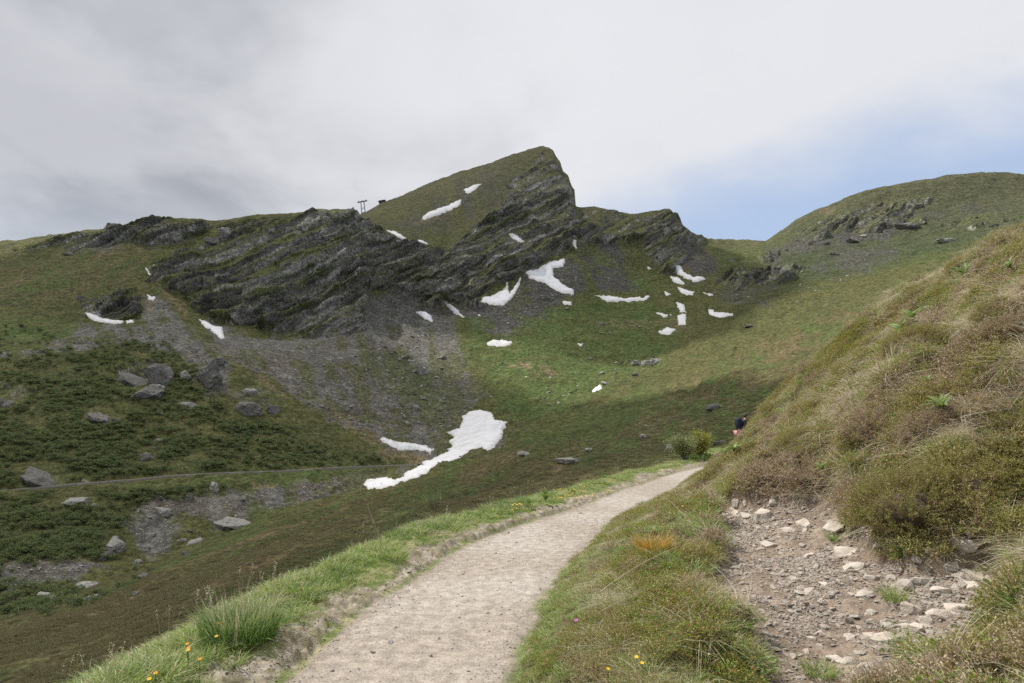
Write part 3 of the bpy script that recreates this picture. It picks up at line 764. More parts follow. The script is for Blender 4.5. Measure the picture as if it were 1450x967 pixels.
def near_z(x, y, full=False):
    z = near_raw(x, y)
    path, soil, band, sl, sr = masks(x, y)
    veg = np.clip(1 - path - soil, 0, 1)
    P2 = lambda f: np.stack([x * f, y * f, x * 0], -1)
    r = np.hypot(x, y)
    lum = fbm(P2(1.9), 4, 221, ridged=True) * .24 * sstep(sr, .3, 1.6) * sstep(r, 30, 14) + fbm(P2(.75), 3, 223) * .42 * sstep(sr, 1.5, 4) * sstep(r, 24, 13) + fbm(P2(7), 3, 225) * .025
    z = z + veg * np.where(sr > 0, lum, fbm(P2(3), 3, 227) * .04)
    z = z + soil * (fbm(P2(5), 4, 229) * .028 + fbm(P2(22), 3, 230) * .010 - .07)
    z = z + path * (fbm(P2(1.2), 3, 231) * .02 + fbm(P2(14), 3, 232) * .005)
    z = z + band * (fbm(P2(13), 4, 233) * .05 + fbm(P2(34), 3, 234) * .016)
    # clumped edge of the turf along the right of the path
    z = z + sstep(sr, -.02, .12) * (1 - soil) * .05 * sstep(sr, 1.5, 0)
    if full: return z, path, soil, band, sl, sr
    return z


def to_near_fine(pxy, **k):
    P, hit = to_near(pxy, near_raw, **k)
    P[:, 2] = near_z(P[:, 0], P[:, 1]); return P, hit


# one sheet: dense in front, coarser beside and behind the viewer
th = np.concatenate([np.linspace(-180, -60, 80)[:-1], np.linspace(-60, -42, 50)[:-1], np.linspace(-42, 42, 620), np.linspace(42, 60, 60)[1:], np.linspace(60, 180, 90)[1:]])
rr = np.concatenate([np.linspace(.15, 2.9, 22)[:-1], 2.9 * (62 / 2.9)**np.linspace(0, 1, 520)])
TH, RR = np.meshgrid(R(1) * th, rr)
nxg, nyg = np.sin(TH) * RR, np.cos(TH) * RR
nzg, mp, ms, mb, msl, msr = near_z(nxg, nyg, True)
NP_ = np.stack([nxg, nyg, nzg], -1)
e1 = fbm(np.stack([nxg * 3, nyg * 3, nxg * 0], -1), 4, 241); e2 = fbm(np.stack([nxg * 17, nyg * 17, nxg * 0], -1), 4, 243)
e3 = fbm(np.stack([nxg * .9, nyg * .9, nxg * 0], -1), 3, 245)
TURF = mixc((.075, .055, .032), (.12, .11, .045), sstep(e1 + e2 * .4, -.2, .5))
TURF = mixc(TURF, (.26, .22, .14), sstep(e2 - e1 * .5, .1, .6) * .6)
TURFL = mixc((.12, .15, .045), (.26, .235, .13), sstep(e1 + e2 * .6, 0, .6))
c_ = np.where((msr > 0)[..., None], TURF, TURFL)
GRAV = mixc((.335, .290, .242), (.385, .348, .302), sstep(e3 + e2 * .4, -.3, .4))
GRAV = mixc(GRAV, (.33, .30, .26), sstep(e2 - e1 * .3, .25, .8) * .5)
edge_dirt = sstep(np.minimum(-msl, -msr), .22, .02)
GRAV = mixc(GRAV, (.22, .180, .140), edge_dirt * .55)
c_ = mixc(c_, mixc((.20, .16, .12), (.33, .29, .24), sstep(e2, -.3, .4)), mb * (.8 + .3 * e2))
c_ = mixc(c_, mixc((.188, .144, .106), (.292, .238, .185), sstep(e2 + e1 * .4, -.3, .6)), ms)
c_ = mixc(c_, GRAV, mp)

m_near, t, out = mat('near_ground')
a1 = t.node('ShaderNodeAttribute', attribute_name='albedo'); a2 = t.node('ShaderNodeAttribute', attribute_name='gravel')
geo = t.node('ShaderNodeNewGeometry'); pos = geo.outputs['Position']
nA = t.noise(pos, 9, 6, .62); nB = t.noise(pos, 60, 4, .6)
vor = t.node('ShaderNodeTexVoronoi'); vor.inputs['Scale'].default_value = 95; t.l.new(pos, vor.inputs['Vector'])
vor2 = t.node('ShaderNodeTexVoronoi'); vor2.inputs['Scale'].default_value = 26; t.l.new(pos, vor2.inputs['Vector'])
sepc = t.node('ShaderNodeSeparateColor'); t.l.new(vor.outputs['Color'], sepc.inputs[0])
sepd = t.node('ShaderNodeSeparateColor'); t.l.new(vor2.outputs['Color'], sepd.inputs[0])
peb = t.ramp(sepc.outputs[0], 0, 1, .82, 1.13)
peb2 = t.ramp(sepd.outputs[0], 0, 1, .93, 1.06)
vv = t.math('MULTIPLY', t.ramp(nA, .3, .7, .78, 1.2), t.math('MULTIPLY', peb, peb2))
vs = t.math('MULTIPLY', t.ramp(nA, .3, .7, .7, 1.3), t.ramp(nB, .3, .7, .7, 1.3))
f = t.math('MULTIPLY_ADD', a2.outputs['Fac'], t.math('SUBTRACT', vv, vs), vs)
vc = t.node('ShaderNodeCombineColor')
for i in range(3): t.put(vc.inputs[i], f)
cc = t.mix(1.0, a1.outputs['Color'], vc.outputs[0], 'MULTIPLY')
dd1 = t.math('MULTIPLY', t.math('SUBTRACT', .5, vor.outputs['Distance']), t.ramp(sepc.outputs[1], .2, .8, .1, 1.0))
hh = t.math('ADD', t.math('MULTIPLY', dd1, a2.outputs['Fac']), t.math('MULTIPLY', nB, .6))
principled(t, out, cc, .95, hh, .6, .008, spec=.15)
me = mesh_np('near_hillside', NP_.reshape(-1, 3), grid_faces(*nxg.shape)[:, ::-1], [m_near], True,
             {'albedo': c_.reshape(-1, 3), 'gravel': np.clip(mp + ms * .8 + mb * .8, 0, 1).reshape(-1)})
obj('hillside_ground', me, kind='structure')


# ------------------------------------------------------------------ scattering on the ground (real instances)
def scatter(name, protos, P, rot, scl, idx, **props):
    """one stuff object: points that carry copies of the given objects"""
    me = bpy.data.meshes.new(name); me.vertices.add(len(P))
    me.vertices.foreach_set('co', np.asarray(P, np.float32).reshape(-1))
    me.attributes.new('rot', 'FLOAT_VECTOR', 'POINT').data.foreach_set('vector', np.asarray(rot, np.float32).reshape(-1))
    scl = np.asarray(scl, np.float32)
    if scl.ndim == 1: scl = np.repeat(scl[:, None], 3, 1)
    me.attributes.new('scl', 'FLOAT_VECTOR', 'POINT').data.foreach_set('vector', scl.reshape(-1))
    me.attributes.new('kind_index', 'INT', 'POINT').data.foreach_set('value', np.asarray(idx, np.int32))
    o = obj(name, me, kind='stuff', **props)
    ng = bpy.data.node_groups.new(name, 'GeometryNodeTree')
    ng.interface.new_socket('Geometry', in_out='INPUT', socket_type='NodeSocketGeometry')
    ng.interface.new_socket('Geometry', in_out='OUTPUT', socket_type='NodeSocketGeometry')
    gi = ng.nodes.new('NodeGroupInput'); go = ng.nodes.new('NodeGroupOutput'); join = ng.nodes.new('GeometryNodeJoinGeometry')
    def attr(nm, ty):
        a = ng.nodes.new('GeometryNodeInputNamedAttribute'); a.data_type = ty; a.inputs['Name'].default_value = nm
        return [s for s in a.outputs if s.enabled and s.name == 'Attribute'][0]
    for k, p in enumerate(protos):
        iop = ng.nodes.new('GeometryNodeInstanceOnPoints'); oi = ng.nodes.new('GeometryNodeObjectInfo')
        oi.inputs['Object'].default_value = p; oi.inputs['As Instance'].default_value = True
        cmp_ = ng.nodes.new('FunctionNodeCompare'); cmp_.data_type = 'INT'; cmp_.operation = 'EQUAL'
        ins = [s for s in cmp_.inputs if s.enabled]
        ng.links.new(attr('kind_index', 'INT'), ins[0]); ins[1].default_value = k
        ng.links.new(gi.outputs[0], iop.inputs['Points']); ng.links.new(cmp_.outputs[0], iop.inputs['Selection'])
        ng.links.new(oi.outputs['Geometry'], iop.inputs['Instance'])
        e2r = ng.nodes.new('FunctionNodeEulerToRotation')
        ng.links.new(attr('rot', 'FLOAT_VECTOR'), e2r.inputs[0]); ng.links.new(e2r.outputs[0], iop.inputs['Rotation'])
        ng.links.new(attr('scl', 'FLOAT_VECTOR'), iop.inputs['Scale'])
        ng.links.new(iop.outputs[0], join.inputs[0])
    ng.links.new(join.outputs[0], go.inputs[0])
    md = o.modifiers.new('scatter', 'NODES'); md.node_group = ng
    return o


def proto(name, me):
    return bpy.data.objects.new(name, me)             # not linked: only its copies stand in the scene


def plant_mat(name, lo, hi, tip=None, trans=.35, dead=None, rnd=.35):
    """leaf material: colour varies from plant to plant and along the blade"""
    m, t, out = mat(name)
    oi = t.node('ShaderNodeObjectInfo')
    at_ = t.node('ShaderNodeAttribute', attribute_name='along'); ab = t.node('ShaderNodeAttribute', attribute_name='blade')
    f = t.math('ADD', t.math('MULTIPLY', oi.outputs['Random'], .5), t.math('MULTIPLY', ab.outputs['Fac'], .5))
    c = t.mix(f, lo, hi)
    if dead: c = t.mix(t.ramp(ab.outputs['Fac'], .74, .86), c, dead)
    if tip: c = t.mix(t.ramp(at_.outputs['Fac'], .45, 1.0), c, tip)
    d = t.node('ShaderNodeBsdfDiffuse'); tr = t.node('ShaderNodeBsdfTranslucent'); ms_ = t.node('ShaderNodeMixShader')
    g = t.node('ShaderNodeBsdfGlossy'); g.inputs['Roughness'].default_value = .5; m2 = t.node('ShaderNodeMixShader')
    t.l.new(c, d.inputs[0]); t.l.new(c, tr.inputs[0]); g.inputs[0].default_value = (.9, .95, 1, 1)
    ms_.inputs[0].default_value = trans; t.l.new(d.outputs[0], ms_.inputs[1]); t.l.new(tr.outputs[0], ms_.inputs[2])
    m2.inputs[0].default_value = .03; t.l.new(ms_.outputs[0], m2.inputs[1]); t.l.new(g.outputs[0], m2.inputs[2])
    t.l.new(m2.outputs[0], out.inputs[0])
    return m


def blades(rng, n, rad, h, wid, lean, seg=3, droop=.5, hv=.45, base=None):
    """n curved grass blades; returns V, faces, along, blade"""
    V, T, al, bl = [], [], [], []
    for b in range(n):
        a = rng.uniform(0, 2 * np.pi); r = rad * rng.uniform(0, 1)**.6
        p = np.array([np.cos(a) * r, np.sin(a) * r, 0.0]) if base is None else np.array(base(rng))
        hh = h * rng.uniform(1 - hv, 1 + hv * .5)
        la = a + rng.normal(0, .7); le = lean * rng.uniform(.2, 1.3)
        d = np.array([np.cos(la) * le, np.sin(la) * le, 1.0]); d /= np.linalg.norm(d)
        side = np.cross(d, [np.cos(la + rng.normal(0, 1)), np.sin(la + rng.normal(0, 1)), .2]); side /= np.linalg.norm(side) + 1e-9
        i0 = len(V); rnd = rng.uniform()
        dr = droop * rng.uniform(.3, 1.5)
        for s in range(seg):
            u = s / seg
            w_ = wid * (1 - u * .75) * .5
            q = p + d * hh * u + np.array([np.cos(la), np.sin(la), -.6]) * dr * hh * u * u
            V += [q - side * w_, q + side * w_]; al += [u, u]; bl += [rnd, rnd]
        q = p + d * hh + np.array([np.cos(la), np.sin(la), -.6]) * dr * hh
        V.append(q); al.append(1); bl.append(rnd)
        for s in range(seg - 1):
            j = i0 + 2 * s; T += [(j, j + 1, j + 3), (j, j + 3, j + 2)]
        j = i0 + 2 * (seg - 1); T.append((j, j + 1, j + 2))
    return np.array(V), np.array(T), np.array(al), np.array(bl)


def leaf_cloud(rng, n, centers, size, elong=1.8, jitter=.02):
    """small leaf quads spread round the given points"""
    k = rng.integers(0, len(centers), n)
    c = centers[k] + rng.normal(0, jitter, (n, 3))
    a = rng.normal(size=(n, 3)); a[:, 2] = np.abs(a[:, 2]) * .8 + .2; a /= np.linalg.norm(a, axis=1, keepdims=True)
    b = np.cross(a, rng.normal(size=(n, 3))); b /= np.linalg.norm(b, axis=1, keepdims=True) + 1e-9
    s = size * rng.uniform(.6, 1.4, (n, 1))
    V = np.stack([c, c + a * s * .5 * elong + b * s * .35, c + a * s * elong, c + a * s * .5 * elong - b * s * .35], 1).reshape(-1, 3)
    q = np.arange(n * 4).reshape(n, 4)
    return V, q, np.repeat(rng.uniform(0, 1, n), 4)


def tube(rng, pts, r0, r1, sides=4):
    pts = np.asarray(pts, float); n = len(pts); V = []
    tg = np.gradient(pts, axis=0); tg /= np.linalg.norm(tg, axis=1, keepdims=True) + 1e-9
    ref = np.array([.3, .2, .93]) if abs(tg[0, 2]) < .9 else np.array([1., .1, 0])
    for i in range(n):
        a = np.cross(tg[i], ref); a /= np.linalg.norm(a) + 1e-9; b = np.cross(tg[i], a)
        r = r0 + (r1 - r0) * i / (n - 1)
        for s in range(sides):
            t_ = 2 * np.pi * s / sides; V.append(pts[i] + (a * np.cos(t_) + b * np.sin(t_)) * r)
    q = [(i * sides + s, i * sides + (s + 1) % sides, (i + 1) * sides + (s + 1) % sides, (i + 1) * sides + s) for i in range(n - 1) for s in range(sides)]
    return np.array(V), np.array(q)


def merge(parts):
    """parts: list of (V, F, along, blade) -> one set, quads and triangles kept"""
    V, F3, F4, al, bl = [], [], [], [], []; o = 0
    for v, f, a, b in parts:
        V.append(v); (F3 if f.shape[1] == 3 else F4).append(f + o)
        al.append(np.broadcast_to(a, len(v))); bl.append(np.broadcast_to(b, len(v))); o += len(v)
    Fs = [np.concatenate(x) for x in (F3, F4) if x]
    return np.concatenate(V), Fs, np.concatenate(al), np.concatenate(bl)


def plant_mesh(name, parts, m):
    V, Fs, al, bl = merge(parts)
    return mesh_np(name, V, Fs, [m] if not isinstance(m, (list, tuple)) else m, True, {'along': al, 'blade': bl})


G_FRESH = plant_mat('fresh_grass', (.17, .29, .045), (.28, .40, .085), (.42, .46, .18), .45, (.58, .51, .32))
G_DARK = plant_mat('deep_grass', (.085, .18, .03), (.15, .25, .05), (.32, .38, .16), .42)
G_DRY = plant_mat('dry_grass', (.48, .40, .25), (.64, .56, .40), (.68, .61, .46), .35)
G_HEAT = plant_mat('heather_shoots', (.27, .17, .105), (.46, .36, .19), (.58, .46, .30), .38, (.52, .45, .34))
G_HEAT2 = plant_mat('olive_heather', (.24, .25, .06), (.40, .38, .10), (.50, .44, .18), .38, (.38, .26, .15))
G_BILB = plant_mat('bilberry_leaves', (.18, .26, .04), (.32, .36, .07), None, .4, (.42, .20, .08))
G_MOSS = plant_mat('yellow_moss', (.26, .235, .05), (.36, .31, .08), None, .3)
G_LEAF = plant_mat('broad_leaf', (.14, .21, .045), (.22, .30, .07), None, .35)
G_ORNG = plant_mat('rusty_grass', (.46, .21, .03), (.60, .40, .07), (.62, .46, .16), .4)
m_wood, t, out = mat('grey_wood')
geo = t.node('ShaderNodeNewGeometry')
principled(t, out, t.mix(t.noise(geo.outputs['Position'], 30, 4), (.16, .13, .11), (.34, .30, .26)), .9)

r_ = np.random.default_rng(21)
P_TUFT = [proto('tuft', plant_mesh('tuft', [blades(r_, 46, .07, h, .0070, .55, 3)], G_FRESH)) for h in (.06, .085, .115)]
P_DTUFT = [proto('tuft', plant_mesh('tuft', [blades(r_, 60, .09, h, .0052, .45, 3, .6)], G_DARK)) for h in (.16, .22)]
P_SHORT = [proto('turf', plant_mesh('turf', [blades(r_, 60, .12, .05, .0050, .9, 2)], G_FRESH)) for _ in range(2)]
P_DRY = [proto('straw', plant_mesh('straw', [blades(r_, 40, .07, h, .0035, 1.3, 4, .9)], G_DRY)) for h in (.12, .17, .20)]
P_DRYS = [proto('straw', plant_mesh('straw', [blades(r_, 26, .10, .06, .0035, 1.8, 2, .6)], G_DRY))]


def heather(rng, m, nt=70, rad=.11, h=.13, leaf=.0062, per=13):
    parts = []
    for k in range(nt):
        a = rng.uniform(0, 2 * np.pi); r = rad * rng.uniform(0, 1)**.5
        p0 = np.array([np.cos(a) * r * .6, np.sin(a) * r * .6, -.01])
        hh = h * (1 - .5 * (r / rad)**2) * rng.uniform(.6, 1.2)
        p1 = p0 + np.array([np.cos(a) * r * 1.0 + rng.normal(0, .015), np.sin(a) * r * 1.0 + rng.normal(0, .015), hh])
        ts = np.linspace(.35, 1.0, per)[:, None]
        cs = p0 + (p1 - p0) * ts + rng.normal(0, .003, (per, 3))
        v, q, b = leaf_cloud(rng, per, cs, leaf, 2.2, .002)
        parts.append((v, q, np.repeat(ts[:, 0] * 0 + .3 + .7 * rng.uniform(), 4)[:len(v)], np.full(len(v), rng.uniform())))
        v, q = tube(rng, [p0, (p0 + p1) / 2 + rng.normal(0, .004, 3), p1], .0016, .0009, 3)
        parts.append((v, q, 0.2, 0.95 if rng.uniform() < .4 else .3))
    return plant_mesh('heather', parts, m)


P_HEA = [proto('heather', heather(r_, G_HEAT)) for _ in range(2)] + [proto('heather', heather(r_, G_HEAT2)) for _ in range(2)]


def bilberry(rng):
    parts = []
    cs = np.stack([rng.normal(0, .055, 130), rng.normal(0, .055, 130), rng.uniform(.01, .08, 130)], -1)
    v, q, b = leaf_cloud(rng, 170, cs, .0125, 1.5, .004); parts.append((v, q, .5, b))
    return plant_mesh('bilberry', parts, G_BILB)


P_BIL = [proto('bilberry', bilberry(r_)) for _ in range(2)]


def mossy(rng):
    cs = np.stack([rng.normal(0, .06, 200), rng.normal(0, .06, 200), rng.uniform(.0, .03, 200)], -1)
    v, q, b = leaf_cloud(rng, 320, cs, .010, 1.3, .004)
    return plant_mesh('moss', [(v, q, .5, b)], G_MOSS)


P_MOS = [proto('moss', mossy(r_))]


def seedhead(rng, h):
    parts = []
    for k in range(3):
        a = rng.uniform(0, 6.28); l = rng.uniform(.05, .35)
        p = [np.array([0, 0, 0.]) + rng.normal(0, .03, 3) * [1, 1, 0]]
        for s in (.35, .7, 1.0):
            p.append(p[0] + np.array([np.cos(a) * l * s * s * h, np.sin(a) * l * s * s * h, h * s * rng.uniform(.95, 1.0)]))
        v, q = tube(rng, p, .0016, .0010, 3); parts.append((v, q, .3, .4))
        d = (p[-1] - p[-2]); d /= np.linalg.norm(d)
        cs = np.array([p[-1] + d * .05 * u for u in np.linspace(-.4, 1, 9)])
        v, q, b = leaf_cloud(rng, 14, cs, .0045, 2.4, .0012); parts.append((v, q, .9, b))
    return plant_mesh('seed_heads', parts, G_DRY)


P_SEED = [proto('seed_heads', seedhead(r_, h)) for h in (.20, .27)]

# stones ------------------------------------------------------------
def stone_mat(name, a, b, lich=None, scale=9.0, rough=.88):
    m, t, out = mat(name)
    tcn = t.node('ShaderNodeTexCoord'); oi = t.node('ShaderNodeObjectInfo')
    p = tcn.outputs['Object']
    pv = t.node('ShaderNodeVectorMath', operation='MULTIPLY_ADD'); t.l.new(oi.outputs['Random'], pv.inputs[0])
    pv.inputs[1].default_value = (17, 31, 23); t.l.new(p, pv.inputs[2]); p = pv.outputs[0]
    n1_ = t.noise(p, scale, 6, .62); n2_ = t.noise(t.mapping(p, scale=(1, 1, 5), rot=(.3, .2, 0)), scale * .9, 5, .6)
    c = t.mix(t.ramp(n1_, .32, .68), a, b)
    c = t.mix(t.math('MULTIPLY', t.ramp(n2_, .5, .7), .45), c, tuple(x * .55 for x in a))
    c = t.mix(t.ramp(oi.outputs['Random'], 0, 1, 0, .35), c, tuple(x * .62 for x in b))
    if lich: c = t.mix(t.math('MULTIPLY', t.ramp(t.noise(p, scale * 2.2, 3, .5), .58, .68), .6), c, lich)
    principled(t, out, c, rough, t.math('ADD', n1_, t.math('MULTIPLY', n2_, .6)), .7, .06 / scale * 4, spec=.2)
    return m


M_STONE = stone_mat('pale_stone', (.40, .335, .27), (.62, .56, .49))
M_STONEG = stone_mat('grey_stone', (.33, .285, .24), (.52, .475, .41))
M_BOULD = stone_mat('slaty_boulder', (.095, .088, .078), (.23, .215, .19), (.26, .26, .22), 1.5)
M_BOULDP = stone_mat('pale_boulder', (.21, .197, .175), (.45, .43, .385), (.16, .17, .12), 1.5)


def stone_mesh(name, rng, dims, m, npts=16, layers=0, rough=.0, bevel=.06, fine=False):
    """angular broken stone: hull of random points, split layers, worn edges"""
    bm = bmesh.new()
    for _ in range(npts):
        v = rng.normal(size=3); v /= np.max(np.abs(v))**.75 * np.linalg.norm(v)**.25
        v = v * rng.uniform(.8, 1.0)
        bm.verts.new((v[0] * dims[0] / 2, v[1] * dims[1] / 2, v[2] * dims[2] / 2))
    r = bmesh.ops.convex_hull(bm, input=bm.verts)
    bmesh.ops.delete(bm, geom=list({g for g in r['geom_interior'] + r['geom_unused'] if isinstance(g, bmesh.types.BMVert)}), context='VERTS')
    if bevel:
        bmesh.ops.dissolve_limit(bm, angle_limit=R(14), verts=bm.verts, edges=bm.edges)
        bmesh.ops.bevel(bm, geom=bm.edges[:], offset=min(dims) * bevel, segments=1, affect='EDGES', profile=.5, clamp_overlap=True)
    if rough:
        bmesh.ops.triangulate(bm, faces=bm.faces)
        bmesh.ops.subdivide_edges(bm, edges=[e for e in bm.edges if e.calc_length() > max(dims) * .12], cuts=2, use_grid_fill=True)
        bmesh.ops.triangulate(bm, faces=bm.faces)
        if fine:
            bmesh.ops.subdivide_edges(bm, edges=[e for e in bm.edges if e.calc_length() > max(dims) * .09], cuts=1, use_grid_fill=True)
            bmesh.ops.triangulate(bm, faces=bm.faces)
        P = np.array([v.co for v in bm.verts]); k = 1 / max(dims)
        nn = fbm(P * k * 4 + rng.uniform(0, 50), 4, 5); lay = (P[:, 2] * 1.0 + P[:, 0] * .35) * k * 16
        st = ((lay - np.floor(lay)) - .5) * .5
        ctr = P.mean(0)
        for v, n_, s in zip(bm.verts, nn, st):
            d = Vector(v.co) - Vector(ctr); d.z *= .6
            v.co += d * float(n_ * rough * 1.6) + Vector((d.x, d.y, 0)) * float(s * rough * .7)
    me = bpy.data.meshes.new(name); bm.to_mesh(me); bm.free(); me.materials.append(m)
    for p in me.polygons: p.use_smooth = False
    return me


rs = np.random.default_rng(5)
ST_SMALL = [stone_mesh('stone', rs, (1, rs.uniform(.6, .9), rs.uniform(.3, .55)), M_STONE if k % 3 else M_STONEG, 12, bevel=.05) for k in range(8)]
ST_MED = [stone_mesh('stone', rs, (1, rs.uniform(.65, .95), rs.uniform(.28, .5)), M_STONE if k % 3 else M_STONEG, 16, rough=.10, bevel=.04) for k in range(8)]


def align(N, yaw, k=1.0):
    """euler that stands z along the normal"""
    out = np.zeros((len(N), 3), np.float32)
    for i in range(len(N)):
        n_ = Vector(N[i]).lerp(Vector((0, 0, 1)), 1 - k).normalized()
        q = n_.to_track_quat('Z', 'Y') @ Quaternion((0, 0, 1), float(yaw[i]))
        e = q.to_euler(); out[i] = (e.x, e.y, e.z)
    return out


def near_nrm(x, y, e=.06):
    zx = (near_z(x + e, y) - near_z(x - e, y)) / (2 * e); zy = (near_z(x, y + e) - near_z(x, y - e)) / (2 * e)
    n_ = np.stack([-zx, -zy, np.ones_like(zx)], -1); return n_ / np.linalg.norm(n_, axis=-1, keepdims=True)


def sample_near(n, rmin=2.2, rmax=40, th0=-44, th1=48, rng=None, power=1.0):
    """points over the near ground, denser close by (evenly dense per area when power = 2)"""
    rng = rng or RNG
    r = (rmin**(2 - power) + rng.uniform(0, 1, n) * (rmax**(2 - power) - rmin**(2 - power)))**(1 / (2 - power))
    a = R(1) * rng.uniform(th0, th1, n)
    return np.sin(a) * r, np.cos(a) * r


def visible(P, marg=420, lo=.5):
    x, y, d = project(P)
    return (d > lo) & (x > -marg) & (x < 1450 + marg) & (y > -marg) & (y < 967 + 260)


def lay(name, protos, cand, keep_p, scale, up=.6, sink=0.0, sv=.35, rng=None, pick=None, **props):
    rng = rng or RNG
    x, y = cand
    z, path, soil, band, sl, sr = near_z(x, y, True)
    P = np.stack([x, y, z], -1)
    k = (rng.uniform(0, 1, len(x)) < keep_p(x, y, z, path, soil, band, sl, sr)) & visible(P)
    P = P[k]
    if not len(P): return None
    N = near_nrm(P[:, 0], P[:, 1])
    rot = align(N, rng.uniform(0, 6.28, len(P)), up)
    s = scale * np.exp(rng.normal(0, sv, len(P)))
    s = np.clip(s, .4 * scale, 1.4 * scale)
    srd = -line_sd(P[:, 0], P[:, 1], RIGHT); sld = line_sd(P[:, 0], P[:, 1], LEFT)
    s = s * np.where(srd > 0, .5 + .5 * sstep(srd, .1, 2.2), .62 + .38 * sstep(sld, .2, .7))
    if callable(getattr(scale, '__call__', None)): pass
    P = P - N * (sink * s)[:, None]
    idx = rng.integers(0, len(protos), len(P)) if pick is None else pick(P, rng)
    return scatter(name, protos, P, rot, s, idx, **props)


def nz_(x, y, f, seed, o=3): return fbm(np.stack([x * f, y * f, x * 0], -1), o, seed)


notp = lambda p, s: np.clip(1 - p * 1.5 - s * 1.6, 0, 1)
MOSSM = lambda x, y: np.exp(-((x - 6.5) / .55)**2 - ((y - 13.0) / 1.9)**2)
STRAWM = lambda x, y, z: sstep(nz_(x, y, 1.5, 311) + .55 * np.exp(-((x - 5.6) / .9)**2 - ((y - 7.6) / 1.6)**2) + .30 * sstep(z, 1.6, 2.6), .05, .35)
wetgrass = lambda x, y: sstep(nz_(x, y, .8, 301), -.1, .35)
# heather over the bank and the tongue
cand = sample_near(72000, 2.4, 36, 4, 68, power=1.15)
lay('heather_carpet', P_HEA, cand,
    lambda x, y, z, p, s, b, sl, sr: (1 - .95 * MOSSM(x, y)) * (1 - .7 * STRAWM(x, y, z)) * notp(p, s) * (sr > .04) * np.clip(.12 + .95 * sstep(nz_(x, y, 2.0, 303), -.35, .1), 0, 1) * np.where(z > .75, 1, .55) * np.clip(.25 + z * .9, 0, 1),
    1.0, .75, .02, .38, label='low brown and olive heather covering the bank right of the path', category='heather',
    pick=lambda P, rng: np.where(fbm(P * 1.7, 3, 305) * 1.4 + rng.normal(0, .12, len(P)) > -.12, rng.integers(2, 4, len(P)), rng.integers(0, 2, len(P))))
cand = sample_near(27000, 2.4, 30, 0, 66, power=1.2)
lay('bilberry_cover', P_BIL, cand,
    lambda x, y, z, p, s, b, sl, sr: notp(p, s) * (sr > .04) * sstep(nz_(x, y, 2.1, 307), -.05, .2) * .9,
    1.0, .8, -.02, .25, label='bright green bilberry leaves between the heather on the bank', category='shrub cover')
# grass of the tongue, front corners
cand = sample_near(36000, 2.2, 26, 0, 66, power=1.3)
lay('bank_grass', P_TUFT + P_SHORT, cand,
    lambda x, y, z, p, s, b, sl, sr: notp(p, s) * (sr > .03) * np.clip(sstep(nz_(x, y, .9, 309) + .55 * sstep(5.6, 3.5, y) * (z < .6) - .12 * (z > .9), .02, .3) + .08, 0, 1),
    1.0, .5, 0, .3, label='green grass growing through the heather right of the path', category='grass')
cand = sample_near(47000, 2.2, 34, 6, 66, power=1.2)
lay('bank_straw', P_DRY + P_DRYS, cand,
    lambda x, y, z, p, s, b, sl, sr: notp(p, s) * (sr > .05) * np.clip(STRAWM(x, y, z) + .14, 0, 1) * (1 - .9 * MOSSM(x, y)),
    1.0, .8, 0, .3, label='pale dry grass matted over the upper bank', category='dry grass')
cand = sample_near(22000, 6, 24, 14, 46, power=1.2)
lay('moss_cushions', P_MOS, cand,
    lambda x, y, z, p, s, b, sl, sr: notp(p, s) * (sr > .3) * np.clip(MOSSM(x, y) * 1.6 + sstep(nz_(x, y, .45, 313), .3, .5) * .5, 0, 1),
    1.1, 1, 0, .2, label='yellow moss along the crest of the bank', category='moss')
# the verge left of the path
cand = sample_near(58000, 2.4, 34, -60, 30, power=1.05)
lay('verge_grass', P_TUFT + P_SHORT, cand,
    lambda x, y, z, p, s, b, sl, sr: (sl > .12) * (sl < 2.2) * (1 - b * .93) * np.clip(.35 + sstep(nz_(x, y, 1.5, 315), -.3, .2), 0, 1) * np.where(sl > .25, 1, .5),
    .92, .35, 0, .3, label='fresh green grass along the left edge of the path', category='grass',
    pick=lambda P, rng: np.where(line_sd(P[:, 0], P[:, 1], LEFT) + rng.normal(0, .12, len(P)) < .42, rng.integers(3, 5, len(P)), rng.integers(0, 3, len(P))))
cand = sample_near(9000, 2.4, 34, -60, 30, power=1.1)
lay('verge_tall_grass', P_DTUFT, cand,
    lambda x, y, z, p, s, b, sl, sr: (sl > .35) * (sl < 1.9) * sstep(nz_(x, y, .8, 317), .05, .3),
    .72, .3, 0, .25, label='taller darker grass at the outer rim of the left verge', category='grass')
cand = sample_near(11000, 2.4, 34, -60, 30, power=1.1)
lay('verge_straw', P_DRY + P_DRYS, cand,
    lambda x, y, z, p, s, b, sl, sr: (sl > .15) * (sl < 3.0) * np.clip(sstep(nz_(x, y, 1.2, 319), -.1, .3) * .6 + .2 * (sl > .8), 0, 1),
    .85, .6, 0, .3, label='pale dry blades among the grass of the left verge', category='dry grass')
cand = sample_near(5000, 2.6, 34, -44, 68, power=1.0)
lay('grass_seed_heads', P_SEED, cand,
    lambda x, y, z, p, s, b, sl, sr: np.where(sl > 0, (sl > .45) * (sl < 1.6) * .16, (sr > .1) * notp(p, s) * .035 * (1 + 3 * (z > 2))),
    1.0, .2, 0, .2, label='thin seed heads standing above the grass', category='grass')

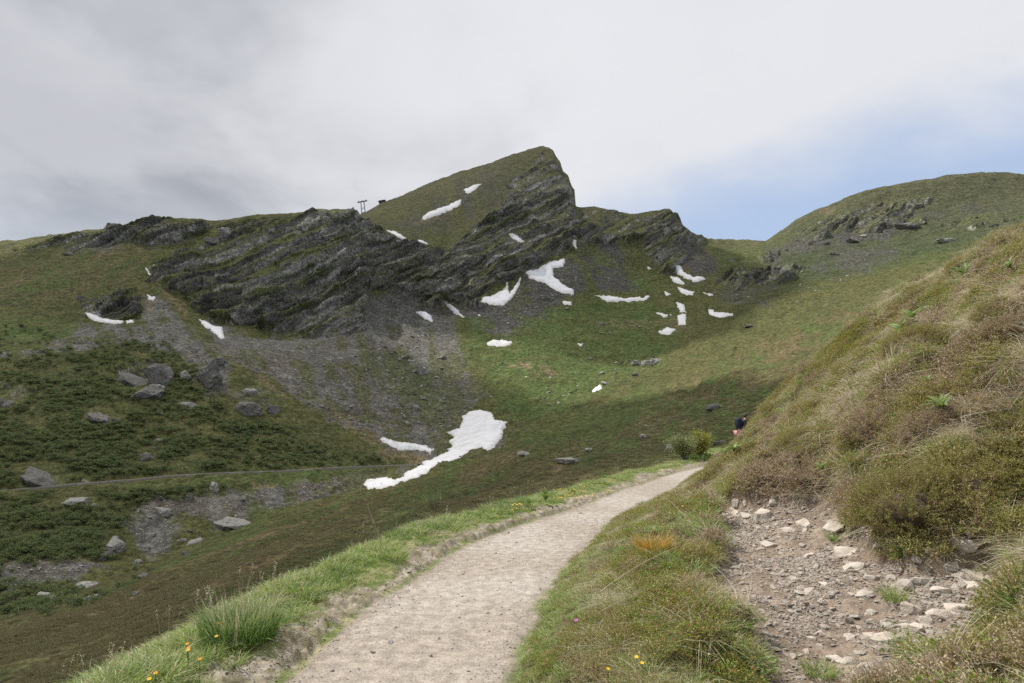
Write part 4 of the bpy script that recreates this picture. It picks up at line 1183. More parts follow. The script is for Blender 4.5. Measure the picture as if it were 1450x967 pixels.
# ------------------------------------------------------------------ unseen clouds added overhead to shade the left and middle of the valley
def shade_cloud_over(tx, ty, rx, ry, H, seed):
    s = H / SD.z
    cx, cy = tx + SD.x * s, ty + SD.y * s
    bm = bmesh.new(); bmesh.ops.create_icosphere(bm, subdivisions=5, radius=1.0)
    P = np.array([v.co for v in bm.verts])
    nn = fbm(P * 1.7 + seed, 5, seed, gain=.55)
    r = 1 + nn * .42
    Q = P * r[:, None]; Q[:, 2] = np.where(Q[:, 2] < 0, Q[:, 2] * .35, Q[:, 2])
    for v, q in zip(bm.verts, Q): v.co = (q[0] * rx, q[1] * ry, q[2] * 95)
    me = bpy.data.meshes.new('shade_cloud'); bm.to_mesh(me); bm.free()
    for p in me.polygons: p.use_smooth = True
    me.materials.append(M_SHADE_CLOUD)
    obj('shade_cloud', me, loc=(cx, cy, H), kind='structure')


M_SHADE_CLOUD, t, out = mat('shade_cloud_vapour')
lw = t.node('ShaderNodeLayerWeight'); lw.inputs[0].default_value = .35
tcn = t.node('ShaderNodeTexCoord')
nn = t.noise(tcn.outputs['Object'], .006, 5, .6)
fac = t.math('MULTIPLY', t.ramp(nn, .28, .6, .15, .52), t.ramp(lw.outputs['Facing'], .95, .35))
d = t.node('ShaderNodeBsdfDiffuse'); d.inputs[0].default_value = (.9, .9, .92, 1)
tl = t.node('ShaderNodeBsdfTranslucent'); tl.inputs[0].default_value = (.9, .9, .92, 1)
tp = t.node('ShaderNodeBsdfTransparent'); ma = t.node('ShaderNodeMixShader'); mb_ = t.node('ShaderNodeMixShader')
ma.inputs[0].default_value = .5; t.l.new(d.outputs[0], ma.inputs[1]); t.l.new(tl.outputs[0], ma.inputs[2])
t.l.new(fac, mb_.inputs[0]); t.l.new(tp.outputs[0], mb_.inputs[1]); t.l.new(ma.outputs[0], mb_.inputs[2]); t.l.new(mb_.outputs[0], out.inputs[0])
shade_cloud_over(-210, 235, 270, 215, 1500, 3)
shade_cloud_over(90, 620, 200, 170, 1500, 9)

# ------------------------------------------------------------------ alder scrub on the left slope
G_ALD = plant_mat('alder_leaves', (.095, .155, .045), (.170, .235, .075), (.22, .26, .095), .28, (.15, .12, .07))
G_HEATHFAR = plant_mat('heath_cushion', (.20, .15, .075), (.17, .21, .065), (.30, .26, .13), .25, (.26, .20, .11))
G_YEL = plant_mat('yellow_green_leaves', (.24, .27, .04), (.36, .34, .05), None, .4)
G_PALE = plant_mat('pale_green_leaves', (.20, .235, .08), (.30, .32, .13), None, .4)


def alder(rng, n=430):
    lobes = [(rng.normal(0, .5), rng.normal(0, .5), rng.uniform(.5, 1.15), rng.uniform(.3, .6)) for _ in range(7)]
    pts = []
    for i in range(n):
        cx, cy, cz, r = lobes[rng.integers(0, 7)]
        v = rng.normal(size=3); v /= np.linalg.norm(v); v[2] = abs(v[2]) * 1.1 - .25
        pts.append(np.array([cx, cy, cz]) + v * r * rng.uniform(.6, 1.05))
    V, q, b = leaf_cloud(rng, n, np.array(pts), .13, 1.4, .03)
    parts = [(V, q, np.clip(V[:, 2] / 1.6, 0, 1), b)]
    for k in range(6):
        a = rng.uniform(0, 6.28); e = np.array([np.cos(a) * .6, np.sin(a) * .6, rng.uniform(.5, 1.1)])
        v, q2 = tube(rng, [np.array([0, 0, -.2]), e * [.3, .3, .5], e], .04, .015, 3); parts.append((v, q2, 0.0, .9))
    return plant_mesh('alder_shrub', parts, G_ALD)


ra = np.random.default_rng(12)
ALD = [alder(ra) for _ in range(4)]
ALDP = [proto('alder', m_) for m_ in ALD]
polyA = [(-330, 510), (-20, 505), (90, 492), (150, 484), (215, 478), (250, 492), (262, 520), (330, 590), (400, 605), (470, 642), (560, 652), (400, 662), (300, 666), (150, 676), (-20, 690), (-330, 715)]
polyB = [(-330, 730), (-20, 706), (150, 696), (255, 689), (330, 684), (250, 708), (205, 716), (175, 735), (158, 790), (60, 793), (-20, 803), (-330, 850)]
polyC = [(-20, 815), (60, 826), (100, 828), (180, 812), (240, 780), (210, 800), (150, 845), (60, 870), (-20, 872)]
polyD = [(-20, 452), (90, 470), (60, 485), (-20, 490)]
bare_p = [[(160, 530), (180, 512), (240, 515), (245, 545), (215, 562), (180, 552)], [(258, 518), (275, 505), (320, 505), (316, 530), (300, 550), (262, 548)],
          [(326, 565), (345, 545), (400, 552), (405, 590), (370, 595), (335, 590)], [(-20, 540), (30, 540), (45, 560), (20, 582), (-20, 585)],
          [(112, 577), (150, 572), (172, 585), (168, 600), (120, 603)], [(18, 655), (80, 652), (80, 690), (18, 695)], [(195, 630), (222, 630), (222, 662), (198, 660)],
          [(72, 698), (140, 700), (140, 722), (72, 722)], [(100, 812), (148, 812), (148, 836), (100, 836)], [(145, 745), (182, 745), (182, 790), (140, 790)], [(210, 706), (252, 706), (252, 735), (210, 735)]]
alp = []
for poly, n in ((polyA, 3800), (polyB, 1700), (polyC, 150), (polyD, 40)):
    a = np.array(poly, float)
    c = np.stack([ra.uniform(a[:, 0].min(), a[:, 0].max(), n * 3), ra.uniform(a[:, 1].min(), a[:, 1].max(), n * 3)], -1)
    sd = poly_sd(c[:, 0], c[:, 1], a) + ra.normal(0, 4, len(c)) + np.where(c[:, 0] < -40, ra.normal(-30, 70, len(c)), 0)
    k = sd > 0
    for bp in bare_p: k &= poly_sd(c[:, 0], c[:, 1], np.array(bp, float)) < 1
    k &= np.abs(c[:, 1] - np.interp(c[:, 0], TRAIL[:, 0], TRAIL[:, 1]) - 1.5) > 6.5
    k &= (fbm(np.stack([c[:, 0] / 28, c[:, 1] / 14, c[:, 0] * 0], -1), 3, 401) + ra.normal(0, .12, len(c))) > -.26
    for x, y in c[k][:n]:
        P, N, dd = far_at(x, y)
        if P is not None and dd > 110: alp.append((P, dd))
alp.sort(key=lambda q: q[1])
step = 0
sel = alp[:300]; rest = alp[300:]
for i, (P, dd) in enumerate(sel):
    s = ra.uniform(.65, 1.5)
    obj('alder_shrub', ALD[i % 4], loc=P - np.array([0, 0, .15]), rot=(0, 0, ra.uniform(0, 6.28)), scl=(s * ra.uniform(.9, 1.3), s, s * ra.uniform(.75, 1.05)),
        label='dark green alder shrub in the thicket on the lower left slope', category='shrub', group='alder shrubs of the left slope')
if rest:
    P = np.array([q[0] for q in rest]); s = ra.uniform(.7, 1.6, len(P))
    scatter('alder_thicket', ALDP, P - [0, 0, .15], np.stack([s * 0, s * 0, ra.uniform(0, 6.28, len(P))], -1), np.stack([s * 1.15, s, s * .9], -1), ra.integers(0, 4, len(P)),
            label='dense dark green alder thicket above the thin trail on the left slope', category='shrubs')

# low cushions of heath on the grassy spur below the path
HEAC = []
for k in range(3):
    cs = np.stack([ra.normal(0, .36, 150), ra.normal(0, .36, 150), ra.uniform(0, .22, 150)], -1)
    v, q, b = leaf_cloud(ra, 240, cs, .075, 2.0, .02)
    HEAC.append(proto('cushion', plant_mesh('cushion', [(v, q, np.clip(v[:, 2] / .3, 0, 1), b)], G_HEATHFAR)))
rws = np.nonzero((segid > .95) & (segid < 2.98))[0]
ii = ra.integers(rws[0], rws[-1], 60000); jj = ra.integers(40, NC - 40, 60000)
Pc = SX[ii, jj]; nc_ = fbm(np.stack([v_[ii, jj] / 9, u_[ii, jj] / 40, Pc[:, 2] * 0], -1), 4, 411) + .35 * (far_heath[ii, jj] - .6) - .3 * far_green[ii, jj]
k = (nc_ + ra.normal(0, .12, len(Pc)) > .05) & (DEP[ii, jj] < 260)
Pc = Pc[k][:11000]; s = ra.uniform(.35, 1.1, len(Pc))
scatter('heath_cushions', HEAC, Pc - [0, 0, .05], np.stack([s * 0, s * 0, ra.uniform(0, 6.28, len(Pc))], -1), s, ra.integers(0, 3, len(Pc)),
        label='low brown and olive heath cushions on the grassy spur below the path', category='heath')

# ------------------------------------------------------------------ boulders, outcrops and scree stones
BOULD = [
 # px, py, width px, height px, pale?, tilt (deg, clockwise in the picture), flatness, name, label
 (52, 673, 50, 26, 0, -26, .5, 'boulder', 'big dark slab leaning uphill just above the thin trail at the far left'),
 (119, 679, 11, 13, 1, 35, .5, 'boulder', 'small tilted block beside the thin trail, right of the big dark slab'),
 (102, 710, 44, 14, 1, 6, .4, 'boulder', 'long pale boulder in the shrubs just below the thin trail'),
 (131, 715, 9, 7, 1, 20, .6, 'boulder', 'small knob at the right end of the long pale boulder'),
 (140, 588, 42, 22, 0, -22, .5, 'boulder', 'large dark slab half buried in the alders of the left slope'),
 (163, 593, 12, 10, 0, -12, .6, 'boulder', 'small dark block touching the right end of the slab in the alders'),
 (207, 643, 17, 22, 0, 30, .6, 'boulder', 'pointed grey boulder standing among alders above the trail'),
 (225, 621, 9, 6, 1, 0, .6, 'boulder', 'small pale stone among alders, up and right of the pointed boulder'),
 (224, 582, 10, 6, 1, 10, .6, 'boulder', 'small pale stone below the craggy outcrop on the left slope'),
 (231, 721, 27, 18, 1, -12, .6, 'boulder', 'pale lumpy boulder at the top of the lower scree runnel'),
 (302, 687, 15, 19, 1, 10, .8, 'boulder', 'pale pointed boulder right under the thin trail'),
 (267, 702, 9, 12, 0, 0, .8, 'boulder', 'small upright stone left of the pale pointed boulder'),
 (330, 737, 56, 27, 1, -10, .42, 'boulder', 'largest pale slab, lying on the lower scree right of the runnel'),
 (165, 766, 22, 36, 1, 24, .5, 'boulder', 'tall ribbed slab leaning to the left beside the scree runnel'),
 (148, 786, 9, 18, 0, 12, .6, 'boulder', 'narrow upright stone just left of the tall ribbed slab'),
 (123, 824, 40, 17, 1, -8, .4, 'boulder', 'flat topped table boulder low on the left'),
 (68, 846, 40, 8, 1, -16, .4, 'boulder', 'long thin flat rock left of the table boulder'),
 (122, 845, 17, 12, 1, 24, .5, 'boulder', 'pale slab just below the table boulder'),
 (133, 844, 9, 8, 1, 0, .7, 'boulder', 'small stone right of the slab below the table boulder'),
 (257, 761, 14, 8, 1, -8, .5, 'boulder', 'left one of two pale stones side by side below the lower scree'),
 (276, 764, 24, 10, 1, 8, .5, 'boulder', 'right and longer one of two pale stones below the lower scree'),
 (193, 793, 14, 9, 1, 0, .5, 'boulder', 'pale stone at the foot of the scree runnel'),
 (203, 812, 18, 8, 0, -10, .5, 'boulder', 'dark flat stone below the foot of the scree runnel'),
 (260, 783, 12, 10, 0, -8, .6, 'boulder', 'dim stone at the spur edge below the two pale stones'),
 (267, 749, 9, 6, 0, 0, .6, 'boulder', 'small dim stone just above the two pale stones'),
 (192, 839, 7, 7, 1, 0, .7, 'boulder', 'small white pointed stone on the edge of the spur'),
 (318, 328, 20, 14, 1, 0, .8, 'boulder', 'right one of two boulders standing on the grassy ridge'),
 (299, 336, 22, 13, 0, -10, .6, 'boulder', 'left one of two boulders standing on the grassy ridge'),
 (771, 419, 15, 11, 0, 0, .8, 'boulder', 'dark round boulder on the scree below the bent snow patch'),
 (899, 512, 15, 10, 1, 0, .8, 'boulder', 'left boulder of the pale cluster in the middle of the bowl'),
 (914, 512, 14, 10, 1, 0, .8, 'boulder', 'middle boulder of the pale cluster in the bowl'),
 (930, 510, 15, 11, 1, 0, .8, 'boulder', 'right boulder of the pale cluster in the bowl'),
 (899, 529, 10, 6, 0, 0, .8, 'boulder', 'dark boulder just below the pale cluster'),
 (1062, 460, 15, 5, 0, 0, .5, 'boulder', 'flat dark rock on the grass right of the stream bed'),
 (744, 641, 24, 7, 1, -14, .5, 'boulder', 'tilted grey slab on the spur right of the largest snow patch'),
 (806, 650, 38, 7, 1, -3, .4, 'boulder', 'long pale flat rock on the spur above the path verge'),
 (833, 637, 11, 8, 1, 0, .7, 'boulder', 'small pale boulder above the right end of the long flat rock'),
 (952, 631, 20, 13, 1, -10, .7, 'boulder', 'pale rock half hidden behind the pale shrub by the path'),
 (1012, 575, 24, 10, 0, 0, .6, 'boulder', 'dark flat outcrop in the heath above the shrubs'),
 (1018, 626, 26, 11, 1, -20, .5, 'boulder', 'grey broken rock at the foot of the bank behind the path bend'),
 (910, 618, 9, 8, 1, 0, .8, 'boulder', 'small pale stone on the spur left of the shrubs'),
 (852, 457, 8, 5, 0, 0, .6, 'boulder', 'small dark stone high in the green bowl'),
 (858, 540, 16, 5, 1, -20, .5, 'boulder', 'row of grey rock beside the small snow patch low in the bowl'),
 (851, 526, 7, 5, 1, 0, .7, 'boulder', 'single pale stone above the small snow patch low in the bowl'),
 (1222, 330, 12, 6, 1, 12, .5, 'boulder', 'upper one of two pale blocks on the right hill'),
 (1217, 336, 14, 6, 1, 8, .5, 'boulder', 'lower one of two pale blocks on the right hill'),
 (1207, 340, 19, 6, 0, -10, .5, 'boulder', 'dark shelf of rock beside the two pale blocks on the right hill'),
 (1183, 358, 16, 7, 0, -16, .5, 'boulder', 'dark tilted slab lower on the right hill'),
 (1285, 316, 36, 9, 0, -5, .5, 'boulder', 'wide dark overhanging rock high on the right hill'),
 (1168, 341, 14, 7, 0, 0, .6, 'boulder', 'dark square block left of the rock shelf on the right hill'),
 (627, 505, 15, 6, 1, 10, .4, 'boulder', 'pale slab on the green patch of the scree, left one of the long slabs'),
 (586, 526, 14, 7, 1, 18, .4, 'boulder', 'pale slab with a dark side on the green strip of the scree'),
 (571, 506, 15, 5, 1, 14, .4, 'boulder', 'pale slab high on the scree, largest near the green strip'),
 (590, 573, 10, 5, 1, 0, .5, 'boulder', 'pale stone on the grass tongue of the lower scree'),
 (494, 592, 9, 5, 1, 15, .5, 'boulder', 'lone pale stone at the left side of the lower scree'),
 (672, 566, 9, 5, 1, 10, .5, 'boulder', 'pale stone just above the top of the largest snow patch'),
 (573, 589, 5, 7, 1, 10, .7, 'boulder', 'upper one of two pale stones on the scree above the thin snow patch'),
 (578, 597, 7, 7, 1, 10, .7, 'boulder', 'lower one of two pale stones on the scree above the thin snow patch'),
 (188, 532, 54, 34, 0, -24, .5, 'boulder', 'layered crag sloping down left at the top of the alder thicket'),
 (207, 548, 50, 34, 0, 18, .6, 'boulder', 'lower pale face of the crag above the alder thicket'),
 (228, 526, 36, 36, 0, 0, .7, 'boulder', 'right hand block of the crag above the alder thicket'),
 (222, 546, 20, 14, 1, 0, .7, 'boulder', 'small block under the right side of the crag above the alders'),
 (292, 524, 40, 42, 0, 8, .8, 'boulder', 'tall grey crag below the slanting snow patch'),
 (262, 528, 8, 20, 1, 10, .8, 'boulder', 'narrow pale pillar left of the tall grey crag'),
 (310, 508, 12, 12, 0, 0, .8, 'boulder', 'dark knob on the upper right shoulder of the tall grey crag'),
 (262, 572, 22, 12, 1, 0, .6, 'boulder', 'lumpy pale rock below the tall grey crag'),
 (350, 575, 36, 24, 0, 0, .6, 'boulder', 'bulging grey rock at the left foot of the scree'),
 (352, 554, 18, 12, 1, 0, .7, 'boulder', 'pale capped rock above the bulging grey rock by the scree'),
 (385, 572, 18, 24, 0, 12, .7, 'boulder', 'dark upright rock right of the bulging grey rock by the scree'),
 (6, 562, 34, 26, 0, -28, .6, 'boulder', 'dark slanting crag cut by the left edge of the view'),
 (97, 357, 20, 7, 0, -10, .5, 'boulder', 'dark low rock on the grassy slope under the left skyline'),
 (1340, 338, 26, 6, 1, -14, .3, 'boulder', 'pale stony strip on the green slope of the right hill'),
]
rb = np.random.default_rng(77)
BM_ = {}
for q, (px, py, wp, hp, pale, tilt, fl, nm, lab) in enumerate(BOULD):
    P, N, dd = far_at(px, py + hp * .35)
    if P is None: continue
    k = dd / F; wx = wp * k; hz = hp * k
    th_ = R(-tilt)
    # bounding box of the tilted block fits the size seen
    c_t, s_t = abs(math.cos(th_)), abs(math.sin(th_))
    L1 = max((wx * c_t - hz * s_t) / max(c_t**2 - s_t**2, .3), hz * .6) if tilt else wx
    T1 = max((hz - L1 * s_t) / c_t, L1 * .28) if tilt else hz
    L1 *= 1.08; T1 *= 1.25
    dims = (L1, max(L1 * .75, T1 * .9), T1)
    me = stone_mesh('boulder', rb, dims, M_BOULDP if pale else M_BOULD, 22, rough=.26, bevel=.03, fine=True)
    obj('boulder', me, loc=P + np.array([0, L1 * .12, T1 * .08]), rot=(R(rb.uniform(-12, 12)), th_ * 1.0, R(rb.uniform(-25, 25))), label=lab, category='boulder', group='boulders on the mountainside')

M_SLAB = stone_mat('pale_slab', (.30, .285, .26), (.50, .48, .44), None, 1.5)
FST = [stone_mesh('scree_stone', rb, (1, rb.uniform(.6, .95), rb.uniform(.25, .5)), M_SLAB if k % 3 else M_BOULD, 12, bevel=.04) for k in range(6)]
FSTP = [proto('scree_stone', m_) for m_ in FST]
# scattered slabs one can still pick out
zones = [([(480, 470), (600, 470), (640, 540), (600, 570), (520, 540)], 46, 1.9), ([(600, 520), (700, 560), (660, 600), (600, 620), (560, 590)], 50, 1.3),
         ([(690, 450), (900, 440), (960, 470), (880, 540), (780, 580), (720, 540)], 56, 1.5), ([(430, 520), (520, 590), (560, 640), (480, 600), (420, 540)], 26, 1.1),
         ([(1050, 400), (1200, 360), (1250, 380), (1100, 440), (1030, 440)], 36, 1.5), ([(700, 420), (830, 405), (840, 440), (720, 460)], 20, 1.7), ([(880, 600), (1010, 560), (940, 640), (860, 640)], 6, .6)]
for poly, n, sz in zones:
    a = np.array(poly, float); c = np.stack([rb.uniform(a[:, 0].min(), a[:, 0].max(), n * 6), rb.uniform(a[:, 1].min(), a[:, 1].max(), n * 6)], -1)
    c = c[(poly_sd(c[:, 0], c[:, 1], a) > 0)][:n]
    for x, y in c:
        P, N, dd = far_at(x, y)
        if P is None: continue
        s = sz * rb.uniform(.7, 1.9)
        obj('scree_stone', FST[rb.integers(0, 6)], loc=P + [0, 0, s * .05], rot=(rb.uniform(-.3, .3), rb.uniform(-.3, .3), rb.uniform(0, 6.28)), scl=s,
            label='small pale slab lying loose on the grass and scree below the cliffs', category='rock', group='loose slabs below the cliffs')
msk = ((far_scree > .5) & (SEG > 3) & (SEG < 6.6) & (sc_m > .4))
ii, jj = np.nonzero(msk); pick_ = rb.integers(0, len(ii), 9000)
Pc = SX[ii[pick_], jj[pick_]] + rb.normal(0, .6, (9000, 3)) * [1, 1, 0]; s = np.exp(rb.normal(-.75, .45, 9000))
scatter('scree_rubble', FSTP, Pc, rb.uniform(-.5, .5, (9000, 3)) + np.stack([s * 0, s * 0, rb.uniform(0, 6.28, 9000)], -1), s, rb.integers(0, 6, 9000),
        label='fine grey rubble covering the scree fans', category='scree')
# stones fallen on the big snow patch
for x, y, s in ((680, 584, 1.0), (706, 599, 2.2), (693, 604, .8), (657, 600, 1.2), (654, 605, 1.0), (646, 619, .9), (645, 636, 1.1), (650, 647, 1.4), (538, 686, 1.0), (556, 627, 1.6), (672, 612, .5)):
    P, N, dd = far_at(x, y)
    if P is not None:
        obj('fallen_stone', FST[rb.integers(0, 6)], loc=P + [0, 0, .75], rot=(0, 0, rb.uniform(0, 6)), scl=s, label='small dark stone fallen onto the large snow patch', category='rock', group='stones on the snow')

# ------------------------------------------------------------------ lift pylon and hut on the far ridge
def mat_flat(name, c, rough=.6, metallic=0.0):
    m, t, out = mat(name); geo = t.node('ShaderNodeNewGeometry')
    n_ = t.noise(geo.outputs['Position'], 3.0, 4, .6)
    principled(t, out, t.mix(t.ramp(n_, .3, .7), c, tuple(x * .75 for x in c)), rough, Metallic=metallic); return m


M_STEEL = mat_flat('galvanised_steel', (.20, .22, .25), .5, .3); M_DSTEEL = mat_flat('dark_steel', (.06, .065, .075), .6)
M_TIM = mat_flat('weathered_timber', (.07, .06, .055), .8); M_ROOF = mat_flat('dark_roof', (.055, .058, .065), .6); M_GLASS = mat_flat('window_glass', (.03, .04, .05), .15)


def bars(name, lst, m, parent, **props):
    """struts given as (a, b, thickness) joined into one part"""
    bm = bmesh.new()
    for a, b, th_ in lst:
        a, b = Vector(a), Vector(b); d = b - a
        r = bmesh.ops.create_cube(bm, size=1.0)
        M = Matrix.Translation((a + b) / 2) @ d.to_track_quat('Z', 'Y').to_matrix().to_4x4() @ Matrix.Diagonal((th_, th_, d.length, 1))
        bmesh.ops.transform(bm, matrix=M, verts=r['verts'])
    me = bpy.data.meshes.new(name); bm.to_mesh(me); bm.free(); me.materials.append(m)
    return obj(name, me, parent, **props)


pb = at(515.5, 311, 842)
py_ = obj('lift_pylon', None, loc=pb, rot=(0, R(-7), R(-8)), label='steel lattice cable car pylon with a wide crossarm on the far ridge', category='pylon')
Hh = 23.0
for sx in (-1, 1):
    bars('leg', [((sx * 2.5, -1.1, -4), (sx * 2.0, -1.0, Hh), .42), ((sx * 2.5, 1.1, -4), (sx * 2.0, 1.0, Hh), .42)] + [((sx * (2.5 - .026 * z), -1.1, z), (sx * (2.5 - .026 * z), 1.1, z + 2.4), .18) for z in np.arange(-3, 16, 2.6)], M_STEEL, py_)
for z in (2.5, 8.0, 13.5): bars('cross_brace', [((-2.4, 0, z), (2.4, 0, z + 1.6), .3), ((-2.4, 0, z + 1.6), (2.4, 0, z + 1.6), .3)], M_STEEL, py_)
bars('crossarm', [((-6.5, 0, Hh), (6.5, 0, Hh + .3), .9), ((-5, 0, Hh + .8), (5, 0, Hh + 1.0), .3)], M_DSTEEL, py_)
for sx in (-1, 0, 1):
    bars('sheave_train', [((sx * 4.8, -1.6, Hh + 1.2), (sx * 4.8, 1.6, Hh + 1.2), .5), ((sx * 4.8, 0, Hh), (sx * 4.8, 0, Hh + 2.4), .4)], M_DSTEEL, py_)
c_h = int(np.argmin(np.abs(pxs - 541))); r_h = np.nonzero((segid > 7.4) & (segid < 8.1))[0]; ph = SX[r_h[np.argmin(qy[r_h, c_h])], c_h]
hut = obj('mountain_hut', None, loc=ph + [0, 0, -1.0], rot=(0, R(-8), R(-6)), label='tiny dark hut with a slanting roof on the skyline right of the pylon', category='hut')
def boxm(name, dims, ctr, m, parent, bev=.0, rot=None, **props):
    bm = bmesh.new(); bmesh.ops.create_cube(bm, size=1.0)
    for v in bm.verts: v.co = (v.co.x * dims[0] + ctr[0], v.co.y * dims[1] + ctr[1], v.co.z * dims[2] + ctr[2])
    if bev: bmesh.ops.bevel(bm, geom=bm.edges[:], offset=bev, segments=2, affect='EDGES')
    me = bpy.data.meshes.new(name); bm.to_mesh(me); bm.free(); me.materials.append(m)
    return obj(name, me, parent, rot=rot, **props)
boxm('wall', (7.2, 4, 2.6), (0, 0, 1.0), M_TIM, hut, .03)
boxm('roof', (8.6, 5.2, .45), (0, 0, 2.55), M_ROOF, hut, .05)
boxm('window', (1.2, .1, .8), (-1.6, -2.02, 1.3), M_GLASS, hut); boxm('door', (.9, .1, 1.9), (1.5, -2.02, .8), M_ROOF, hut)

# ------------------------------------------------------------------ stones of the bare earth patch
rn = np.random.default_rng(31)
BIGST = [ # px, py, w px, h px, label
 (1032, 712, 30, 30, 'chalky white rock face at the left upper corner of the bare earth'), (1057, 716, 24, 22, 'broken white rock beside the chalky face at the top of the bare earth'),
 (1079, 716, 30, 26, 'white wedge shaped rock under the yellow green moss at the top of the bare earth'), (1093, 702, 18, 16, 'small white rock under a tuft, above the wedge shaped rock'),
 (1135, 729, 30, 14, 'smooth tan boulder near the top of the bare earth'), (1116, 738, 26, 12, 'pale flat stone left of the smooth tan boulder'),
 (1087, 760, 26, 12, 'rounded pale stone alone in the upper bare earth'), (1184, 728, 34, 40, 'large pale rock slab under the heather overhang'),
 (1196, 762, 44, 28, 'wide cream slab below the large pale slab'), (1210, 787, 38, 20, 'flat cream stone below the wide cream slab'),
 (1233, 804, 20, 16, 'bluish grey stone right of the flat cream stone'), (1222, 825, 24, 12, 'tan stone below the bluish grey stone'),
 (1281, 812, 30, 24, 'grey rock left of the small grass tuft stones, upper one'), (1303, 806, 28, 24, 'tan rock touching the right side of the upper grey rock'),
 (1290, 840, 26, 30, 'upright cracked slab in the stony right side of the bare earth'), (1369, 779, 34, 16, 'tan wedge stone lying on the ledge at the right'),
 (1345, 792, 20, 16, 'grey cube shaped stone below the heather at the right'), (1370, 796, 42, 20, 'long layered rock forming the right ledge'),
 (1352, 838, 36, 24, 'bluish white slab at the right rim of the bare earth'), (1330, 848, 34, 18, 'curved tan slab left of the bluish white slab'),
 (1312, 858, 16, 30, 'narrow tan slab standing on edge at the right rim'), (1298, 868, 24, 24, 'pale angular block in front of the narrow tan slab'),
 (1277, 868, 22, 18, 'tan block left of the pale angular block'), (1254, 882, 34, 26, 'large cream stone with a chipped top low in the bare earth'),
 (1232, 884, 20, 12, 'small cream stone left of the chipped one'), (1184, 915, 26, 14, 'white flat stone low in the middle of the bare earth'),
 (1161, 879, 14, 12, 'orange tan pebble in the lower bare earth'), (1148, 886, 12, 12, 'grey pebble left of the orange tan pebble'),
 (1085, 897, 18, 10, 'pale stone at the lower left of the bare earth'), (1177, 954, 18, 12, 'grey stone near the bottom of the bare earth'),
 (1390, 741, 28, 16, 'dark layered grey rock sticking out of the heather at the right'), (1370, 752, 30, 12, 'flat grey rock under the dark layered rock'),
 (1168, 812, 18, 10, 'tan stone in the middle of the bare earth'), (1125, 806, 14, 10, 'grey tan stone at the left middle of the bare earth'),
 (1330, 820, 24, 14, 'mossy flat stone between the rocks at the right'), (1375, 812, 26, 16, 'pale broken stone below the right ledge'),
 (1145, 772, 18, 12, 'small brown stone in the upper middle of the bare earth'), (1264, 775, 16, 10, 'cream stone just under the heather overhang'),
 (1390, 850, 20, 14, 'pale stone beside the grass at the right rim'), (1230, 935, 16, 10, 'flat grey stone near the bottom grass'),
]
for px, py, wp, hp, lab in BIGST:
    Q, hit = to_near_fine([(px, py + hp * .3)]); P = Q[0]
    dd = project(P)[2]; k = float(dd) / F
    L1 = wp * k * 1.2; T1 = hp * k * .80
    me = stone_mesh('stone', rn, (L1, L1 * rn.uniform(.6, .8), T1 * 1.1), M_STONEG if 'grey' in lab else M_STONE, 18, rough=.09, bevel=.035)
    N = near_nrm(P[None, 0], P[None, 1])
    e = align(N, [rn.uniform(-.5, .5)], .7)[0]
    obj('stone', me, loc=P + np.array([0, 0, T1 * -.04]), rot=tuple(e), label=lab, category='stone', group='stones on the bare earth')
sx_, sy_ = SOIL[:, 0], SOIL[:, 1]
def in_soil(n, rng, power):
    x = rng.uniform(sx_.min(), sx_.max(), n * 4); y = rng.uniform(sy_.min(), sy_.max(), n * 4)
    k = (poly_sd(x, y, SOIL) > -.05) & (rng.uniform(0, 1, len(x)) < power(x, y)); return x[k][:n], y[k][:n]
x, y = in_soil(290, rn, lambda x, y: np.clip(.45 + .3 * (x - 2), .2, 1))
z = near_z(x, y); N = near_nrm(x, y); rot = align(N, rn.uniform(0, 6.28, len(x)), .8)
sz = np.exp(rn.normal(math.log(.058), .38, len(x)))
for i in range(len(x)):
    obj('stone', ST_MED[rn.integers(0, 8)], loc=(x[i], y[i], z[i] + sz[i] * .0), rot=tuple(rot[i]), scl=float(sz[i]),
        label='small pale angular stone lying loose on the bare earth', category='stone', group='loose stones on the bare earth')
PST = [proto('pebble', m_) for m_ in ST_SMALL]
x, y = in_soil(19000, rn, lambda x, y: np.clip(.5 + nz_(x, y, 2.5, 501) * .9, .05, 1))
z = near_z(x, y); n = len(x); s = np.exp(rn.normal(math.log(.019), .55, n))
scatter('soil_gravel', PST, np.stack([x, y, z], -1), np.stack([rn.normal(0, .3, n), rn.normal(0, .3, n), rn.uniform(0, 6.28, n)], -1), s, rn.integers(0, 8, n),
        label='fine pale gravel spread over the bare earth patch', category='gravel')
# loose gravel on the path and its shoulders
M_GR1 = stone_mat('path_gravel_pale', (.38, .35, .31), (.58, .55, .51)); M_GR2 = stone_mat('path_gravel_dark', (.17, .165, .16), (.30, .29, .28))
GRM = []
for k in range(6):
    m_ = ST_SMALL[k].copy(); m_.materials.clear(); m_.materials.append(M_GR1 if k % 3 else M_GR2); GRM.append(proto('grit', m_))
x, y = sample_near(70000, 2.6, 22, -30, 24, rng=rn, power=1.5)
sl = line_sd(x, y, LEFT); sr = -line_sd(x, y, RIGHT)
inp = np.minimum(-sl, -sr)
pr = np.where(inp > 0, .10 + .45 * sstep(nz_(x, y, .7, 503, 2), .0, .4) + .45 * sstep(inp, .35, .05), 0) + .95 * ((sl > 0) & (sl < .33))
k = rn.uniform(0, 1, len(x)) < pr
x, y = x[k], y[k]; n = len(x); z = near_z(x, y)
s = np.exp(rn.normal(math.log(.0105), .42, n))
scatter('path_gravel', GRM, np.stack([x, y, z + s * .1], -1), np.stack([rn.normal(0, .3, n), rn.normal(0, .3, n), rn.uniform(0, 6.28, n)], -1), s, rn.integers(0, 6, n),
        label='crushed pale gravel on the path and its shoulders', category='gravel')
